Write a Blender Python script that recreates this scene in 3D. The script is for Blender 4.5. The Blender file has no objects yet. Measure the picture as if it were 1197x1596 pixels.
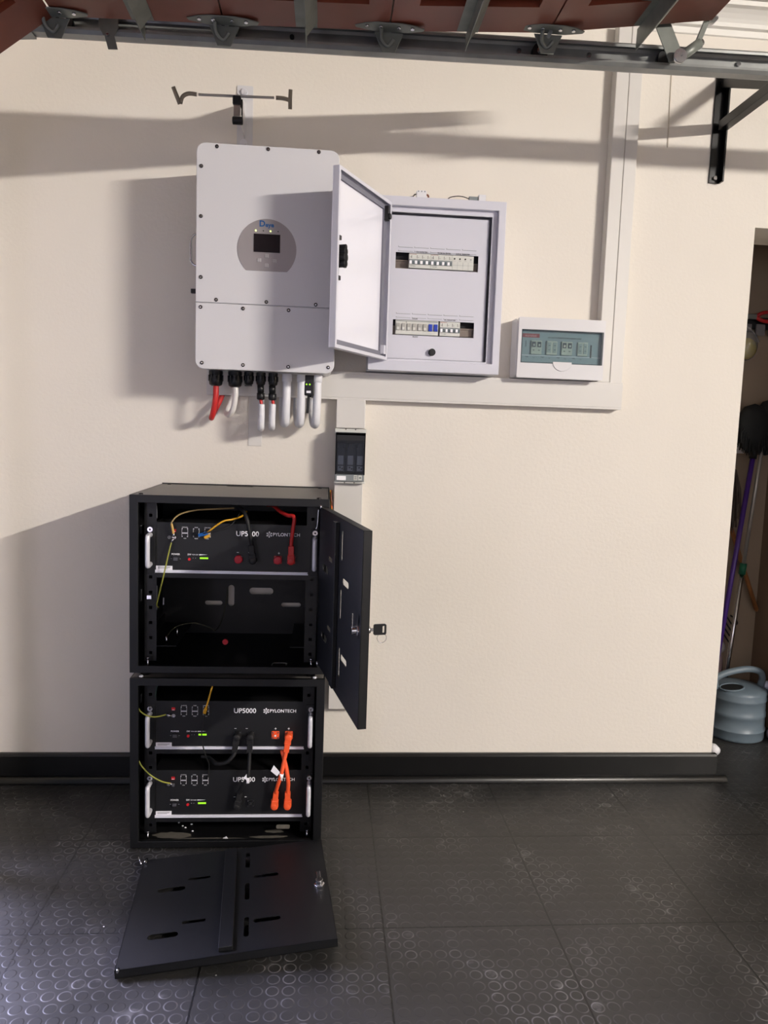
import bpy, bmesh, math, random
from mathutils import Vector, Matrix
from mathutils.geometry import tessellate_polygon

random.seed(7)
S = bpy.context.scene
COL = S.collection
PI = math.pi

# ------------------------------------------------------------------ colour
def lin(c):
    out = []
    for v in c:
        v = v / 255.0
        out.append(v / 12.92 if v <= 0.04045 else ((v + 0.055) / 1.055) ** 2.4)
    return (out[0], out[1], out[2], 1.0)

# ------------------------------------------------------------------ camera
F_PX, CAM_D, CAM_H = 1170.0, 2.5534, 1.232
YAW, PITCH, ROLL = 0.0790, -0.1064, 0.0339
fwd = Vector((math.sin(YAW) * math.cos(PITCH), math.cos(YAW) * math.cos(PITCH), math.sin(PITCH)))
right0 = Vector((math.cos(YAW), -math.sin(YAW), 0))
up0 = right0.cross(fwd)
rgt = right0 * math.cos(ROLL) + up0 * math.sin(ROLL)
upv = -right0 * math.sin(ROLL) + up0 * math.cos(ROLL)
cd = bpy.data.cameras.new('camera')
cam = bpy.data.objects.new('camera', cd)
COL.objects.link(cam)
m = Matrix.Identity(4)
for i in range(3):
    m[i][0] = rgt[i]; m[i][1] = upv[i]; m[i][2] = -fwd[i]
m[0][3], m[1][3], m[2][3] = 0.0, -CAM_D, CAM_H
cam.matrix_world = m
cd.sensor_fit = 'VERTICAL'
cd.sensor_height = 36.0
cd.lens = F_PX / 1596.0 * 36.0
cd.clip_start = 0.05
S.camera = cam

# ------------------------------------------------------------------ world, lights, exposure
w = bpy.data.worlds.new('world'); S.world = w
w.use_nodes = True
bg = w.node_tree.nodes['Background']
bg.inputs[0].default_value = lin((190, 205, 235))
bg.inputs[1].default_value = 0.3
S.view_settings.view_transform = 'Standard'
S.view_settings.look = 'None'
S.view_settings.gamma = 1.0
S.view_settings.exposure = 0.0
S.view_settings.use_curve_mapping = False
S.cycles.max_bounces = 8
S.cycles.diffuse_bounces = 5
S.cycles.sample_clamp_indirect = 6.0

TUBE_X, TUBE_Y0, TUBE_Y1, TUBE_Z = 3.55, -3.15, -4.35, 2.57
TUBE_STRENGTH = 2900.0
SKY_POWER = 2400.0

def area(name, loc, rot, sx, sy, power, color):
    l = bpy.data.lights.new(name, 'AREA'); l.shape = 'RECTANGLE'
    l.size = sx; l.size_y = sy; l.energy = power; l.color = color[:3]
    o = bpy.data.objects.new(name, l); COL.objects.link(o)
    o.location = loc; o.rotation_euler = rot
    return o
# daylight falling in through the raised garage doorway on the left, from the far outer side
sky_o = area('doorway_daylight', (-2.6, 0.95, 1.9), (0, 0, 0), 3.0, 3.0, SKY_POWER, (0.66, 0.66, 1.0))
sky_o.rotation_euler = (Vector((-0.3, -1.9, 0.1)) - Vector((-2.6, 0.95, 1.9))).to_track_quat('-Z', 'Y').to_euler()
# cool fill lamp added behind the camera to lift the shadows
area('room_fill', (1.6, -5.3, 1.5), (math.radians(90), 0, 0), 4.0, 1.6, 20.0, (0.76, 0.82, 1.0))

# ------------------------------------------------------------------ materials
MATS = {}
def mat(name, col=(128, 128, 128), rough=0.5, metal=0.0, emit=None, estr=0.0, alpha=None, spec=None, coat=0.0,
        noise=0.0, nscale=30.0, bump=0.0, bscale=200.0, trans=0.0, ior=1.45, raw=None):
    if name in MATS: return MATS[name]
    m = bpy.data.materials.new(name); m.use_nodes = True
    nt = m.node_tree; b = nt.nodes['Principled BSDF']
    c = raw if raw else lin(col)
    b.inputs['Base Color'].default_value = c
    b.inputs['Roughness'].default_value = rough
    b.inputs['Metallic'].default_value = metal
    b.inputs['Coat Weight'].default_value = coat
    b.inputs['Coat Roughness'].default_value = 0.08
    b.inputs['Transmission Weight'].default_value = trans
    b.inputs['IOR'].default_value = ior
    if spec is not None: b.inputs['Specular IOR Level'].default_value = spec
    if emit:
        b.inputs['Emission Color'].default_value = lin(emit)
        b.inputs['Emission Strength'].default_value = estr
    if alpha is not None: b.inputs['Alpha'].default_value = alpha
    if noise > 0 or bump > 0:
        tc = nt.nodes.new('ShaderNodeTexCoord')
        if noise > 0:
            n = nt.nodes.new('ShaderNodeTexNoise'); n.inputs['Scale'].default_value = nscale
            n.inputs['Detail'].default_value = 5
            nt.links.new(tc.outputs['Object'], n.inputs['Vector'])
            mx = nt.nodes.new('ShaderNodeMix'); mx.data_type = 'RGBA'
            mx.inputs[6].default_value = [v * (1 - noise) for v in c[:3]] + [1]
            mx.inputs[7].default_value = [min(1, v * (1 + noise)) for v in c[:3]] + [1]
            nt.links.new(n.outputs['Fac'], mx.inputs[0])
            nt.links.new(mx.outputs[2], b.inputs['Base Color'])
        if bump > 0:
            n2 = nt.nodes.new('ShaderNodeTexNoise'); n2.inputs['Scale'].default_value = bscale
            n2.inputs['Detail'].default_value = 3
            nt.links.new(tc.outputs['Object'], n2.inputs['Vector'])
            bp = nt.nodes.new('ShaderNodeBump'); bp.inputs['Strength'].default_value = bump
            bp.inputs['Distance'].default_value = 0.002
            nt.links.new(n2.outputs['Fac'], bp.inputs['Height'])
            nt.links.new(bp.outputs['Normal'], b.inputs['Normal'])
    MATS[name] = m
    return m

M_WALL = mat('wall_paint', (226, 220, 210), 0.7, noise=0.035, nscale=2.5, bump=0.35, bscale=90, spec=0.25)
M_FAR = mat('far_wall_paint', (128, 118, 106), 0.8)
M_CEIL = mat('ceiling_paint', (205, 203, 198), 0.8, noise=0.02, nscale=3)
M_CORN = mat('cornice_paint', (232, 230, 224), 0.6)
M_SKIRT = mat('skirting_black', (9, 9, 9), 0.33, coat=0.0, noise=0.3, nscale=20)
M_WHITE = mat('powdercoat_white', (212, 211, 213), 0.32, coat=0.15, bump=0.05, bscale=600)
M_BOX = mat('enclosure_paint', (206, 206, 216), 0.35, coat=0.2)
M_DOORIN = mat('enclosure_gloss', (228, 228, 238), 0.16, coat=0.5)
M_PVC = mat('pvc_white', (212, 209, 204), 0.4)
M_PVCW = mat('pvc_bright', (222, 222, 226), 0.38)
M_BLACK = mat('cabinet_black', (11, 12, 14), 0.42, noise=0.12, nscale=25, bump=0.08, bscale=500)
M_BLACKD = mat('cabinet_inner', (8, 8, 10), 0.5, noise=0.15, nscale=25)
M_PANEL = mat('battery_face', (16, 17, 20), 0.5, bump=0.06, bscale=600)
M_PLAST = mat('black_plastic', (15, 15, 17), 0.4)
M_RUBB = mat('black_rubber', (18, 18, 20), 0.62)
M_STEEL = mat('galvanised_steel', (142, 144, 142), 0.36, metal=0.45, noise=0.35, nscale=14, bump=0.05, bscale=300)
M_STEELD = mat('dull_steel', (112, 116, 110), 0.45, metal=0.3, noise=0.4, nscale=20)
M_CHROME = mat('chrome', (205, 205, 208), 0.18, metal=1.0)
M_ALU = mat('brushed_aluminium', (222, 222, 228), 0.34, metal=0.25, noise=0.08, nscale=60)
M_ALUL = mat('bright_strip', (240, 240, 250), 0.35, metal=0.1)
M_SCREW = mat('screw_dark', (70, 68, 66), 0.35, metal=0.8)
M_WOOD = mat('door_wood_frame', (112, 54, 36), 0.45, noise=0.3, nscale=7, coat=0.1)
M_WOODL = mat('door_wood_panel', (168, 98, 60), 0.42, noise=0.3, nscale=6, coat=0.1)
M_TXTW = mat('lettering_white', (252, 252, 255), 0.5)
M_TXTG = mat('lettering_grey', (150, 150, 154), 0.5)
M_TXTK = mat('lettering_black', (20, 20, 22), 0.5)
M_TXTB = mat('lettering_blue', (28, 92, 150), 0.5)
M_RED = mat('red_plastic', (186, 34, 40), 0.35)
M_REDC = mat('red_cable_sheath', (190, 40, 38), 0.4)
M_REDD = mat('red_cap', (178, 28, 44), 0.45)
M_ORANGE = mat('orange_plastic', (240, 92, 48), 0.4)
M_LABEL = mat('label_paper', (245, 244, 250), 0.5)
M_YELG = mat('earth_wire', (150, 152, 62), 0.45)
M_YEL = mat('yellow_cable', (212, 160, 40), 0.4)
M_BLUE = mat('blue_boot', (30, 96, 170), 0.35)
M_BEIGE = mat('heatshrink_tan', (200, 160, 90), 0.5)
M_GREY = mat('display_panel_grey', (158, 152, 152), 0.42, metal=0.25)
M_SCREEN = mat('lcd_screen', (26, 22, 26), 0.2)
M_BTN = mat('button_grey', (176, 172, 172), 0.3)
M_LEDG = mat('led_green', (120, 200, 60), 0.4, emit=(150, 215, 20), estr=1.3)
M_LEDY = mat('led_warm', (200, 220, 130), 0.4, emit=(225, 245, 150), estr=2.0)
M_LEDR = mat('red_lamp', (190, 30, 40), 0.4, emit=(200, 20, 30), estr=0.25)
M_BRK = mat('breaker_body', (205, 206, 200), 0.45)
M_BRKG = mat('breaker_grey', (128, 134, 136), 0.45)
M_BRKB = mat('breaker_blue', (30, 60, 170), 0.35)
M_DIN = mat('din_rail', (120, 110, 102), 0.4, metal=0.5)
M_DARKIN = mat('dark_inside', (30, 30, 34), 0.7)
M_TEAL = mat('unit_inner_panel', (128, 146, 150), 0.5)
M_UNITB = mat('unit_breaker', (168, 176, 162), 0.5)
M_BADGE = mat('badge_red', (140, 34, 38), 0.5)
M_CAN = mat('can_plastic', (98, 112, 122), 0.42, noise=0.06, nscale=8)
M_PURP = mat('purple_handle', (66, 36, 120), 0.35)
M_TAN = mat('wood_handle', (150, 98, 56), 0.5, noise=0.2, nscale=30)
M_GRN = mat('green_joint', (20, 92, 66), 0.4)
M_HAIR = mat('duster_fibres', (20, 22, 22), 0.8, noise=0.4, nscale=90)
M_CARD = mat('fern_fibres', (80, 70, 62), 0.8, noise=0.4, nscale=70)
M_CLEAR = mat('clear_plastic', (225, 225, 225), 0.1, trans=0.85, ior=1.35)
M_AMBER = mat('yellow_lens', (190, 170, 30), 0.2, coat=0.5)
M_HOSE = mat('pale_hose', (190, 196, 220), 0.45)
M_SLEEVE = mat('clear_sleeve', (128, 120, 106), 0.3)
M_ROD = mat('zinc_rod', (165, 162, 158), 0.35, metal=0.6)
M_TUBE = mat('lamp_tube', (255, 255, 255), 0.5, emit=(255, 247, 238), estr=TUBE_STRENGTH)

# smoked cover of the small unit
def glassy(name, col, alpha):
    m = bpy.data.materials.new(name); m.use_nodes = True
    nt = m.node_tree; nt.nodes.remove(nt.nodes['Principled BSDF'])
    out = nt.nodes['Material Output']
    t = nt.nodes.new('ShaderNodeBsdfTransparent'); t.inputs[0].default_value = col
    g = nt.nodes.new('ShaderNodeBsdfGlossy'); g.inputs['Roughness'].default_value = 0.04
    mx = nt.nodes.new('ShaderNodeMixShader'); mx.inputs[0].default_value = alpha
    nt.links.new(t.outputs[0], mx.inputs[1]); nt.links.new(g.outputs[0], mx.inputs[2])
    nt.links.new(mx.outputs[0], out.inputs[0])
    MATS[name] = m
    return m
M_SMOKE = glassy('smoked_cover', (0.82, 0.87, 0.88, 1), 0.03)
M_FUSEG = glassy('smoked_fuse_cover', (0.62, 0.64, 0.68, 1), 0.015)

# studded rubber floor
def floor_mat():
    m = bpy.data.materials.new('studded_rubber'); m.use_nodes = True
    nt = m.node_tree; b = nt.nodes['Principled BSDF']; N = nt.nodes.new; L = nt.links.new
    tc = N('ShaderNodeTexCoord'); sp = N('ShaderNodeSeparateXYZ'); L(tc.outputs['Object'], sp.inputs[0])
    def math_(op, a, b2=None, c=None):
        n = N('ShaderNodeMath'); n.operation = op
        for i, v in enumerate((a, b2, c)):
            if v is None: continue
            if isinstance(v, (int, float)): n.inputs[i].default_value = v
            else: L(v, n.inputs[i])
        return n.outputs[0]
    P = 0.0355
    row = math_('DIVIDE', sp.outputs['Y'], P)
    half = math_('MULTIPLY', math_('MODULO', math_('FLOOR', math_('ADD', row, 400)), 2), 0.5)
    left = math_('LESS_THAN', sp.outputs['X'], -0.26)
    colx = math_('ADD', math_('DIVIDE', sp.outputs['X'], P), math_('MULTIPLY', half, left))
    fx = math_('SUBTRACT', math_('FRACT', math_('ADD', colx, 400)), 0.5)
    fy = math_('SUBTRACT', math_('FRACT', math_('ADD', row, 400)), 0.5)
    r = math_('SQRT', math_('ADD', math_('MULTIPLY', fx, fx), math_('MULTIPLY', fy, fy)))
    mr = N('ShaderNodeMapRange'); mr.interpolation_type = 'SMOOTHSTEP'
    L(r, mr.inputs[0]); mr.inputs[1].default_value = 0.42; mr.inputs[2].default_value = 0.32
    mr.inputs[3].default_value = 0; mr.inputs[4].default_value = 1
    stud = mr.outputs[0]
    ring = math_('SUBTRACT', 1.0, math_('MINIMUM', math_('ABSOLUTE', math_('MULTIPLY', math_('SUBTRACT', r, 0.39), 16)), 1.0))
    # tile seams every 0.43 m
    def seam(coord, off, per):
        f = math_('FRACT', math_('DIVIDE', math_('ADD', coord, off), per))
        d = math_('MULTIPLY', math_('ABSOLUTE', math_('SUBTRACT', f, 0.5)), per)
        return math_('LESS_THAN', d, 0.0024)
    s1 = seam(sp.outputs['X'], 43 + 0.215 - 0.172, 0.43)
    s2 = seam(sp.outputs['Y'], 42 + 0.21 + 0.388, 0.42)
    sm = math_('MAXIMUM', s1, s2)
    n1 = N('ShaderNodeTexNoise'); n1.inputs['Scale'].default_value = 3.2; n1.inputs['Detail'].default_value = 6
    L(tc.outputs['Object'], n1.inputs[0])
    n2 = N('ShaderNodeTexNoise'); n2.inputs['Scale'].default_value = 22; n2.inputs['Detail'].default_value = 6
    L(tc.outputs['Object'], n2.inputs[0])
    n3 = N('ShaderNodeTexNoise'); n3.inputs['Scale'].default_value = 6; n3.inputs['Detail'].default_value = 3
    n3.inputs['Distortion'].default_value = 0.6
    L(tc.outputs['Object'], n3.inputs[0])
    def mr2(v, a, b_, c, d):
        q = N('ShaderNodeMapRange'); L(v, q.inputs[0])
        for i, x in enumerate((a, b_, c, d)): q.inputs[i + 1].default_value = x
        return q.outputs[0]
    base = N('ShaderNodeMix'); base.data_type = 'RGBA'
    base.inputs[6].default_value = lin((31, 31, 30)); base.inputs[7].default_value = lin((47, 46, 45))
    L(mr2(n1.outputs['Fac'], 0.3, 0.7, 0, 1), base.inputs[0])
    # dust ring around studs, patchy
    dust = math_('MULTIPLY', math_('MULTIPLY', ring, mr2(n3.outputs['Fac'], 0.45, 0.68, 0.05, 1)), mr2(n2.outputs['Fac'], 0.35, 0.7, 0.2, 1))
    mx = N('ShaderNodeMix'); mx.data_type = 'RGBA'; L(math_('MULTIPLY', dust, 0.75), mx.inputs[0])
    L(base.outputs[2], mx.inputs[6]); mx.inputs[7].default_value = lin((128, 126, 126))
    # scuffs
    sc = math_('MULTIPLY', mr2(n2.outputs['Fac'], 0.60, 0.75, 0, 1), mr2(n3.outputs['Fac'], 0.5, 0.62, 0, 1))
    mx1 = N('ShaderNodeMix'); mx1.data_type = 'RGBA'; L(math_('MULTIPLY', sc, 0.45), mx1.inputs[0])
    L(mx.outputs[2], mx1.inputs[6]); mx1.inputs[7].default_value = lin((130, 128, 128))
    # tiny specks
    vo = N('ShaderNodeTexVoronoi'); vo.inputs['Scale'].default_value = 9; L(tc.outputs['Object'], vo.inputs['Vector'])
    spk = math_('LESS_THAN', vo.outputs['Distance'], 0.018)
    mxs = N('ShaderNodeMix'); mxs.data_type = 'RGBA'; L(spk, mxs.inputs[0])
    L(mx1.outputs[2], mxs.inputs[6]); mxs.inputs[7].default_value = lin((190, 188, 184))
    mx2 = N('ShaderNodeMix'); mx2.data_type = 'RGBA'; L(sm, mx2.inputs[0])
    L(mxs.outputs[2], mx2.inputs[6]); mx2.inputs[7].default_value = lin((10, 10, 10))
    L(mx2.outputs[2], b.inputs['Base Color'])
    L(mr2(n1.outputs['Fac'], 0.3, 0.7, 0.34, 0.48), b.inputs['Roughness'])
    h = math_('SUBTRACT', math_('ADD', math_('MULTIPLY', stud, 1.0), math_('MULTIPLY', n2.outputs['Fac'], 0.25)), math_('MULTIPLY', sm, 1.5))
    bp = N('ShaderNodeBump'); bp.inputs['Strength'].default_value = 0.5; bp.inputs['Distance'].default_value = 0.0011
    L(h, bp.inputs['Height']); L(bp.outputs['Normal'], b.inputs['Normal'])
    MATS['studded_rubber'] = m
    return m
M_FLOOR = floor_mat()

# ------------------------------------------------------------------ mesh helpers
X, Y, Z = Vector((1, 0, 0)), Vector((0, 1, 0)), Vector((0, 0, 1))
V = lambda *a: Vector(a)
_fonts = {}
class MB:
    def __init__(s): s.v = []; s.f = []; s.m = []; s.sm = []; s.mats = []
    def mi(s, m):
        if m not in s.mats: s.mats.append(m)
        return s.mats.index(m)
    def add(s, vs, fs, m, smooth=False):
        n = len(s.v); k = s.mi(m)
        s.v += [Vector(p) for p in vs]
        for f in fs:
            s.f.append([i + n for i in f]); s.m.append(k); s.sm.append(smooth)
        return s
    def box(s, x0, y0, z0, x1, y1, z1, m):
        vs = [(x0,y0,z0),(x1,y0,z0),(x1,y1,z0),(x0,y1,z0),(x0,y0,z1),(x1,y0,z1),(x1,y1,z1),(x0,y1,z1)]
        return s.add(vs, [(0,3,2,1),(4,5,6,7),(0,1,5,4),(1,2,6,5),(2,3,7,6),(3,0,4,7)], m)
    def obox(s, c, U, Vv, W, a, b, d, m):   # oriented box, half sizes
        c = Vector(c); vs = []
        for k in (-1, 1):
            for (i, j) in ((-1,-1),(1,-1),(1,1),(-1,1)): vs.append(c + U*a*i + Vv*b*j + W*d*k)
        return s.add(vs, [(0,3,2,1),(4,5,6,7),(0,1,5,4),(1,2,6,5),(2,3,7,6),(3,0,4,7)], m)
    def prism(s, pts, o, U, Vv, N, t, m, smooth=False):
        o = Vector(o); n = len(pts)
        vs = [o + U*a + Vv*b for a, b in pts] + [o + U*a + Vv*b + N*t for a, b in pts]
        s.add(vs, [tuple(range(n))[::-1], tuple(range(n, 2*n))], m)
        k = len(s.v) - 2*n
        for i in range(n):
            j = (i + 1) % n
            s.f.append([k+i, k+j, k+n+j, k+n+i]); s.m.append(s.mi(m)); s.sm.append(smooth)
        return s
    def plate(s, outer, holes, o, U, Vv, N, t, m):
        o = Vector(o); loops = [outer] + holes
        flat = [p for l in loops for p in l]
        tris = tessellate_polygon([[Vector((a, b, 0)) for a, b in l] for l in loops])
        n = len(flat)
        vs = [o + U*a + Vv*b for a, b in flat] + [o + U*a + Vv*b + N*t for a, b in flat]
        fs = []
        for t3 in tris:
            fs.append(tuple(t3)); fs.append(tuple(i + n for i in reversed(t3)))
        k = 0
        for l in loops:
            c = len(l)
            for i in range(c):
                j = (i + 1) % c
                fs.append((k+i, k+j, k+j+n, k+i+n))
            k += c
        return s.add(vs, fs, m)
    def tube(s, path, r, m, n=10, cap=True, radii=None):
        path = [Vector(p) for p in path]; L = len(path)
        up = Vector((0.13, 0.31, 0.94)); vs = []; fs = []
        t0 = (path[1] - path[0]).normalized()
        a = t0.cross(up)
        if a.length < 0.05: a = t0.cross(Vector((1, 0, 0)))
        a.normalize()
        for i, p in enumerate(path):
            t = (path[min(i+1, L-1)] - path[max(i-1, 0)]).normalized()
            a = (a - t * a.dot(t)).normalized(); b = t.cross(a)
            rr = radii[i] if radii else r
            for k in range(n):
                th = 2*PI*k/n
                vs.append(p + (a*math.cos(th) + b*math.sin(th))*rr)
        for i in range(L-1):
            for k in range(n):
                fs.append((i*n+k, i*n+(k+1) % n, (i+1)*n+(k+1) % n, (i+1)*n+k))
        s.add(vs, fs, m, True)
        if cap:
            q = len(s.v) - L*n
            s.f.append([q+k for k in range(n)][::-1]); s.m.append(s.mi(m)); s.sm.append(False)
            s.f.append([q+(L-1)*n+k for k in range(n)]); s.m.append(s.mi(m)); s.sm.append(False)
        return s
    def cyl(s, p, q, r, m, n=20, r2=None):
        return s.tube([p, q], r, m, n, radii=[r, r if r2 is None else r2])
    def lathe(s, prof, c, m, n=32, sx=1, sy=1, A=X, B=Y, C=Z):
        c = Vector(c); vs = []; fs = []
        for r, z in prof:
            for k in range(n):
                th = 2*PI*k/n
                vs.append(c + A*(r*sx*math.cos(th)) + B*(r*sy*math.sin(th)) + C*z)
        for i in range(len(prof)-1):
            for k in range(n):
                fs.append((i*n+k, i*n+(k+1) % n, (i+1)*n+(k+1) % n, (i+1)*n+k))
        return s.add(vs, fs, m, True)
    def ball(s, c, r, m, n=16, sq=(1, 1, 1)):
        prof = [(max(1e-5, r*math.sin(PI*i/10)), -r*math.cos(PI*i/10)*sq[2]) for i in range(11)]
        return s.lathe(prof, c, m, n, sq[0], sq[1])
    def text(s, txt, size, o, U, Vv, m, align='CENTER', bold=0.0, depth=0.0004, sx=1.0):
        key = (txt, align, bold)
        if key not in _fonts:
            cu = bpy.data.curves.new('lettering', 'FONT'); cu.body = txt; cu.size = 1.0
            cu.align_x = align; cu.align_y = 'CENTER'; cu.offset = bold; cu.resolution_u = 3
            ob = bpy.data.objects.new('lettering', cu)
            me = bpy.data.meshes.new_from_object(ob)
            _fonts[key] = ([tuple(v.co) for v in me.vertices], [tuple(p.vertices) for p in me.polygons])
            bpy.data.objects.remove(ob); bpy.data.curves.remove(cu); bpy.data.meshes.remove(me)
        vs, fs = _fonts[key]; N = U.cross(Vv); o = Vector(o)
        return s.add([o + U*(a*size*sx) + Vv*(b*size) + N*depth for a, b, c in vs], fs, m)
    def build(s, name, parent=None, bevel=0.0, local=False, seg=2):
        me = bpy.data.meshes.new(name)
        off = Vector((0, 0, 0))
        if parent and not local:
            q = parent
            while q: off += q.location; q = q.parent
        me.from_pydata([v - off for v in s.v], [], s.f)
        for mm in s.mats: me.materials.append(mm)
        for p, k, sm in zip(me.polygons, s.m, s.sm): p.material_index = k; p.use_smooth = sm
        bm = bmesh.new(); bm.from_mesh(me)
        bmesh.ops.recalc_face_normals(bm, faces=bm.faces); bm.to_mesh(me); bm.free()
        o = bpy.data.objects.new(name, me); COL.objects.link(o)
        if parent: o.parent = parent
        if bevel > 0:
            b = o.modifiers.new('edge', 'BEVEL'); b.width = bevel; b.segments = seg
            b.limit_method = 'ANGLE'; b.angle_limit = math.radians(50)
        return o

def rrect(x0, y0, x1, y1, r, n=5):
    pts = []
    for cx, cy, a in ((x1-r, y0+r, -90), (x1-r, y1-r, 0), (x0+r, y1-r, 90), (x0+r, y0+r, 180)):
        for i in range(n+1):
            t = math.radians(a + 90*i/n); pts.append((cx + r*math.cos(t), cy + r*math.sin(t)))
    return pts
def rect(x0, y0, x1, y1): return [(x0, y0), (x1, y0), (x1, y1), (x0, y1)]
def disc(cx, cy, r, n=20): return [(cx + r*math.cos(2*PI*i/n), cy + r*math.sin(2*PI*i/n)) for i in range(n)]
def spline(pts, n=8):
    P = [Vector(p) for p in pts]; out = []
    for i in range(len(P)-1):
        p0 = P[max(i-1, 0)]; p1 = P[i]; p2 = P[i+1]; p3 = P[min(i+2, len(P)-1)]
        for k in range(n):
            t = k/n
            out.append(0.5*((2*p1) + (p2-p0)*t + (2*p0-5*p1+4*p2-p3)*t*t + (3*p1-p0-3*p2+p3)*t**3))
    out.append(P[-1]); return out
def resample(path, step):
    out = [path[0]]; acc = 0
    for a, b in zip(path, path[1:]):
        d = (b-a).length; t = step - acc
        while t < d: out.append(a + (b-a)*(t/d)); t += step
        acc = d - (t - step)
    return out

def tag(o, label=None, cat=None, group=None, kind=None):
    if label: o['label'] = label
    if cat: o['category'] = cat
    if group: o['group'] = group
    if kind: o['kind'] = kind
    return o
def thing(name, label, cat, loc=(0, 0, 0), rot=(0, 0, 0), group=None):
    o = bpy.data.objects.new(name, None); COL.objects.link(o)
    o.empty_display_size = 0.05
    o.location = loc; o.rotation_euler = rot
    return tag(o, label, cat, group)
def copy_tree(o, parent=None):
    c = o.copy(); COL.objects.link(c); c.parent = parent
    for ch in list(o.children): copy_tree(ch, c)
    return c

# ================================================================== THE ROOM
WX, WZ = 1.441, 1.968              # edge of wall, soffit height
CZ = 2.645
mb = MB()
mb.plate([(-1.2, 0), (WX, 0), (WX, WZ), (1.99, WZ), (1.99, 0), (4.6, 0), (4.6, CZ), (-1.2, CZ)], [], V(0,0,0), X, Z, Y, 0.21, M_WALL)
tag(mb.build('wall_back'), kind='structure')
# faint plaster seams and old paint runs on the wall are a few thin ridges
mb = MB()
mb.box(-1.25, -5.6, -0.05, 4.7, 0.0, 0.0, M_FLOOR); mb.box(1.0, 0.0, -0.05, 2.6, 0.8, 0.0, M_FLOOR)
tag(mb.build('floor'), kind='structure')
mb = MB(); mb.box(-1.3, -5.6, CZ, 4.7, 0.22, CZ+0.1, M_CEIL)
tag(mb.build('ceiling'), kind='structure')
# left wall holds the garage doorway
mb = MB(); mb.plate([(0, 0), (-0.36, 0), (-0.36, 2.02), (-3.35, 2.02), (-3.35, 0), (-5.6, 0), (-5.6, CZ), (0, CZ)], [], V(-1.2,0,0), Y, Z, -X, 0.22, M_WALL)
tag(mb.build('wall_left'), kind='structure')
mb = MB(); mb.box(4.6, -5.6, 0, 4.7, 0, CZ, M_FAR)
tag(mb.build('wall_right'), kind='structure')
mb = MB(); mb.box(-1.3, -5.7, 0, 4.7, -5.6, CZ, M_FAR)
tag(mb.build('wall_front'), kind='structure')
# recess behind the opening
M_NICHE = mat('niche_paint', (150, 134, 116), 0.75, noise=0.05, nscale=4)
M_NICHE_SHADE = mat('niche_side_shade', (120, 102, 86), 0.75)  # darker tone paints the shade on the face turned from the lamp
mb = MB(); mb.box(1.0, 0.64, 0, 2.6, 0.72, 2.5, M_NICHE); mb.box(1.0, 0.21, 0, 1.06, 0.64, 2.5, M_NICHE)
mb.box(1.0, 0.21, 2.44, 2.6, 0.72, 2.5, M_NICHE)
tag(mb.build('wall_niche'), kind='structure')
mb = MB(); mb.box(1.955, 0.21, 0, 2.05, 0.64, 2.44, M_NICHE_SHADE)
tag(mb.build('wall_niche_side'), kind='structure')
# cornice: small step, then a cove up to the ceiling
prof = [(0, CZ), (-0.078, CZ), (-0.076, 2.632), (-0.060, 2.630), (-0.046, 2.622), (-0.034, 2.612), (-0.026, 2.603), (-0.022, 2.592), (-0.008, 2.590), (-0.006, 2.572), (0, 2.570)]
mb = MB(); mb.prism(prof, V(-1.2, 0, 0), Y, Z, X, 5.8, M_CORN)
tag(mb.build('trim_1'), kind='structure')
# black skirting with quarter round at its foot
mb = MB()
for a, b in ((-1.2, 1.455),):
    mb.prism([(0.0, 0.0), (-0.020, 0.0), (-0.020, 0.092), (-0.014, 0.100), (0.0, 0.100)], V(a, 0, 0), Y, Z, X, b-a, M_SKIRT)
    q = [(-0.020, 0.0)] + [(-0.020-0.020*math.cos(t), 0.024*math.sin(t)) for t in [math.radians(x) for x in range(0, 91, 15)]]
    mb.prism(q, V(a, 0, 0), Y, Z, X, b-a+0.035, M_SKIRT, True)
tag(mb.build('baseboard_back', bevel=0.0015), kind='structure')
# a hairline crack with a run of filler, upper right of the wall
M_CRACK = mat('plaster_run', (205, 196, 180), 0.7)
mb = MB(); mb.tube([V(1.109,-0.001,2.57), V(1.108,-0.001,2.45), V(1.110,-0.001,2.33), V(1.112,-0.001,2.21)], 0.0022, M_CRACK, 6)
tag(mb.build('trim_2'), kind='structure')
# overhead strip lamp, out of frame to the right: housing and glowing tube
t = thing('strip_light', 'long fluorescent strip lamp running across the ceiling', 'ceiling lamp', (TUBE_X, (TUBE_Y0+TUBE_Y1)/2, TUBE_Z))
mb = MB(); mb.box(TUBE_X-0.05, TUBE_Y1-0.03, CZ-0.045, TUBE_X+0.05, TUBE_Y0+0.03, CZ, M_PVC); mb.build('housing', t, 0.004)
mb = MB(); mb.cyl(V(TUBE_X, TUBE_Y1, TUBE_Z), V(TUBE_X, TUBE_Y0, TUBE_Z), 0.014, M_TUBE, 12); mb.build('lamp_tube', t)
for yy in (TUBE_Y0+0.012, TUBE_Y1-0.012):
    mb = MB(); mb.box(TUBE_X-0.016, yy-0.012, TUBE_Z-0.018, TUBE_X+0.016, yy+0.012, CZ-0.045, M_PVC)
    mb.build('lamp_holder', t)

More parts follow.
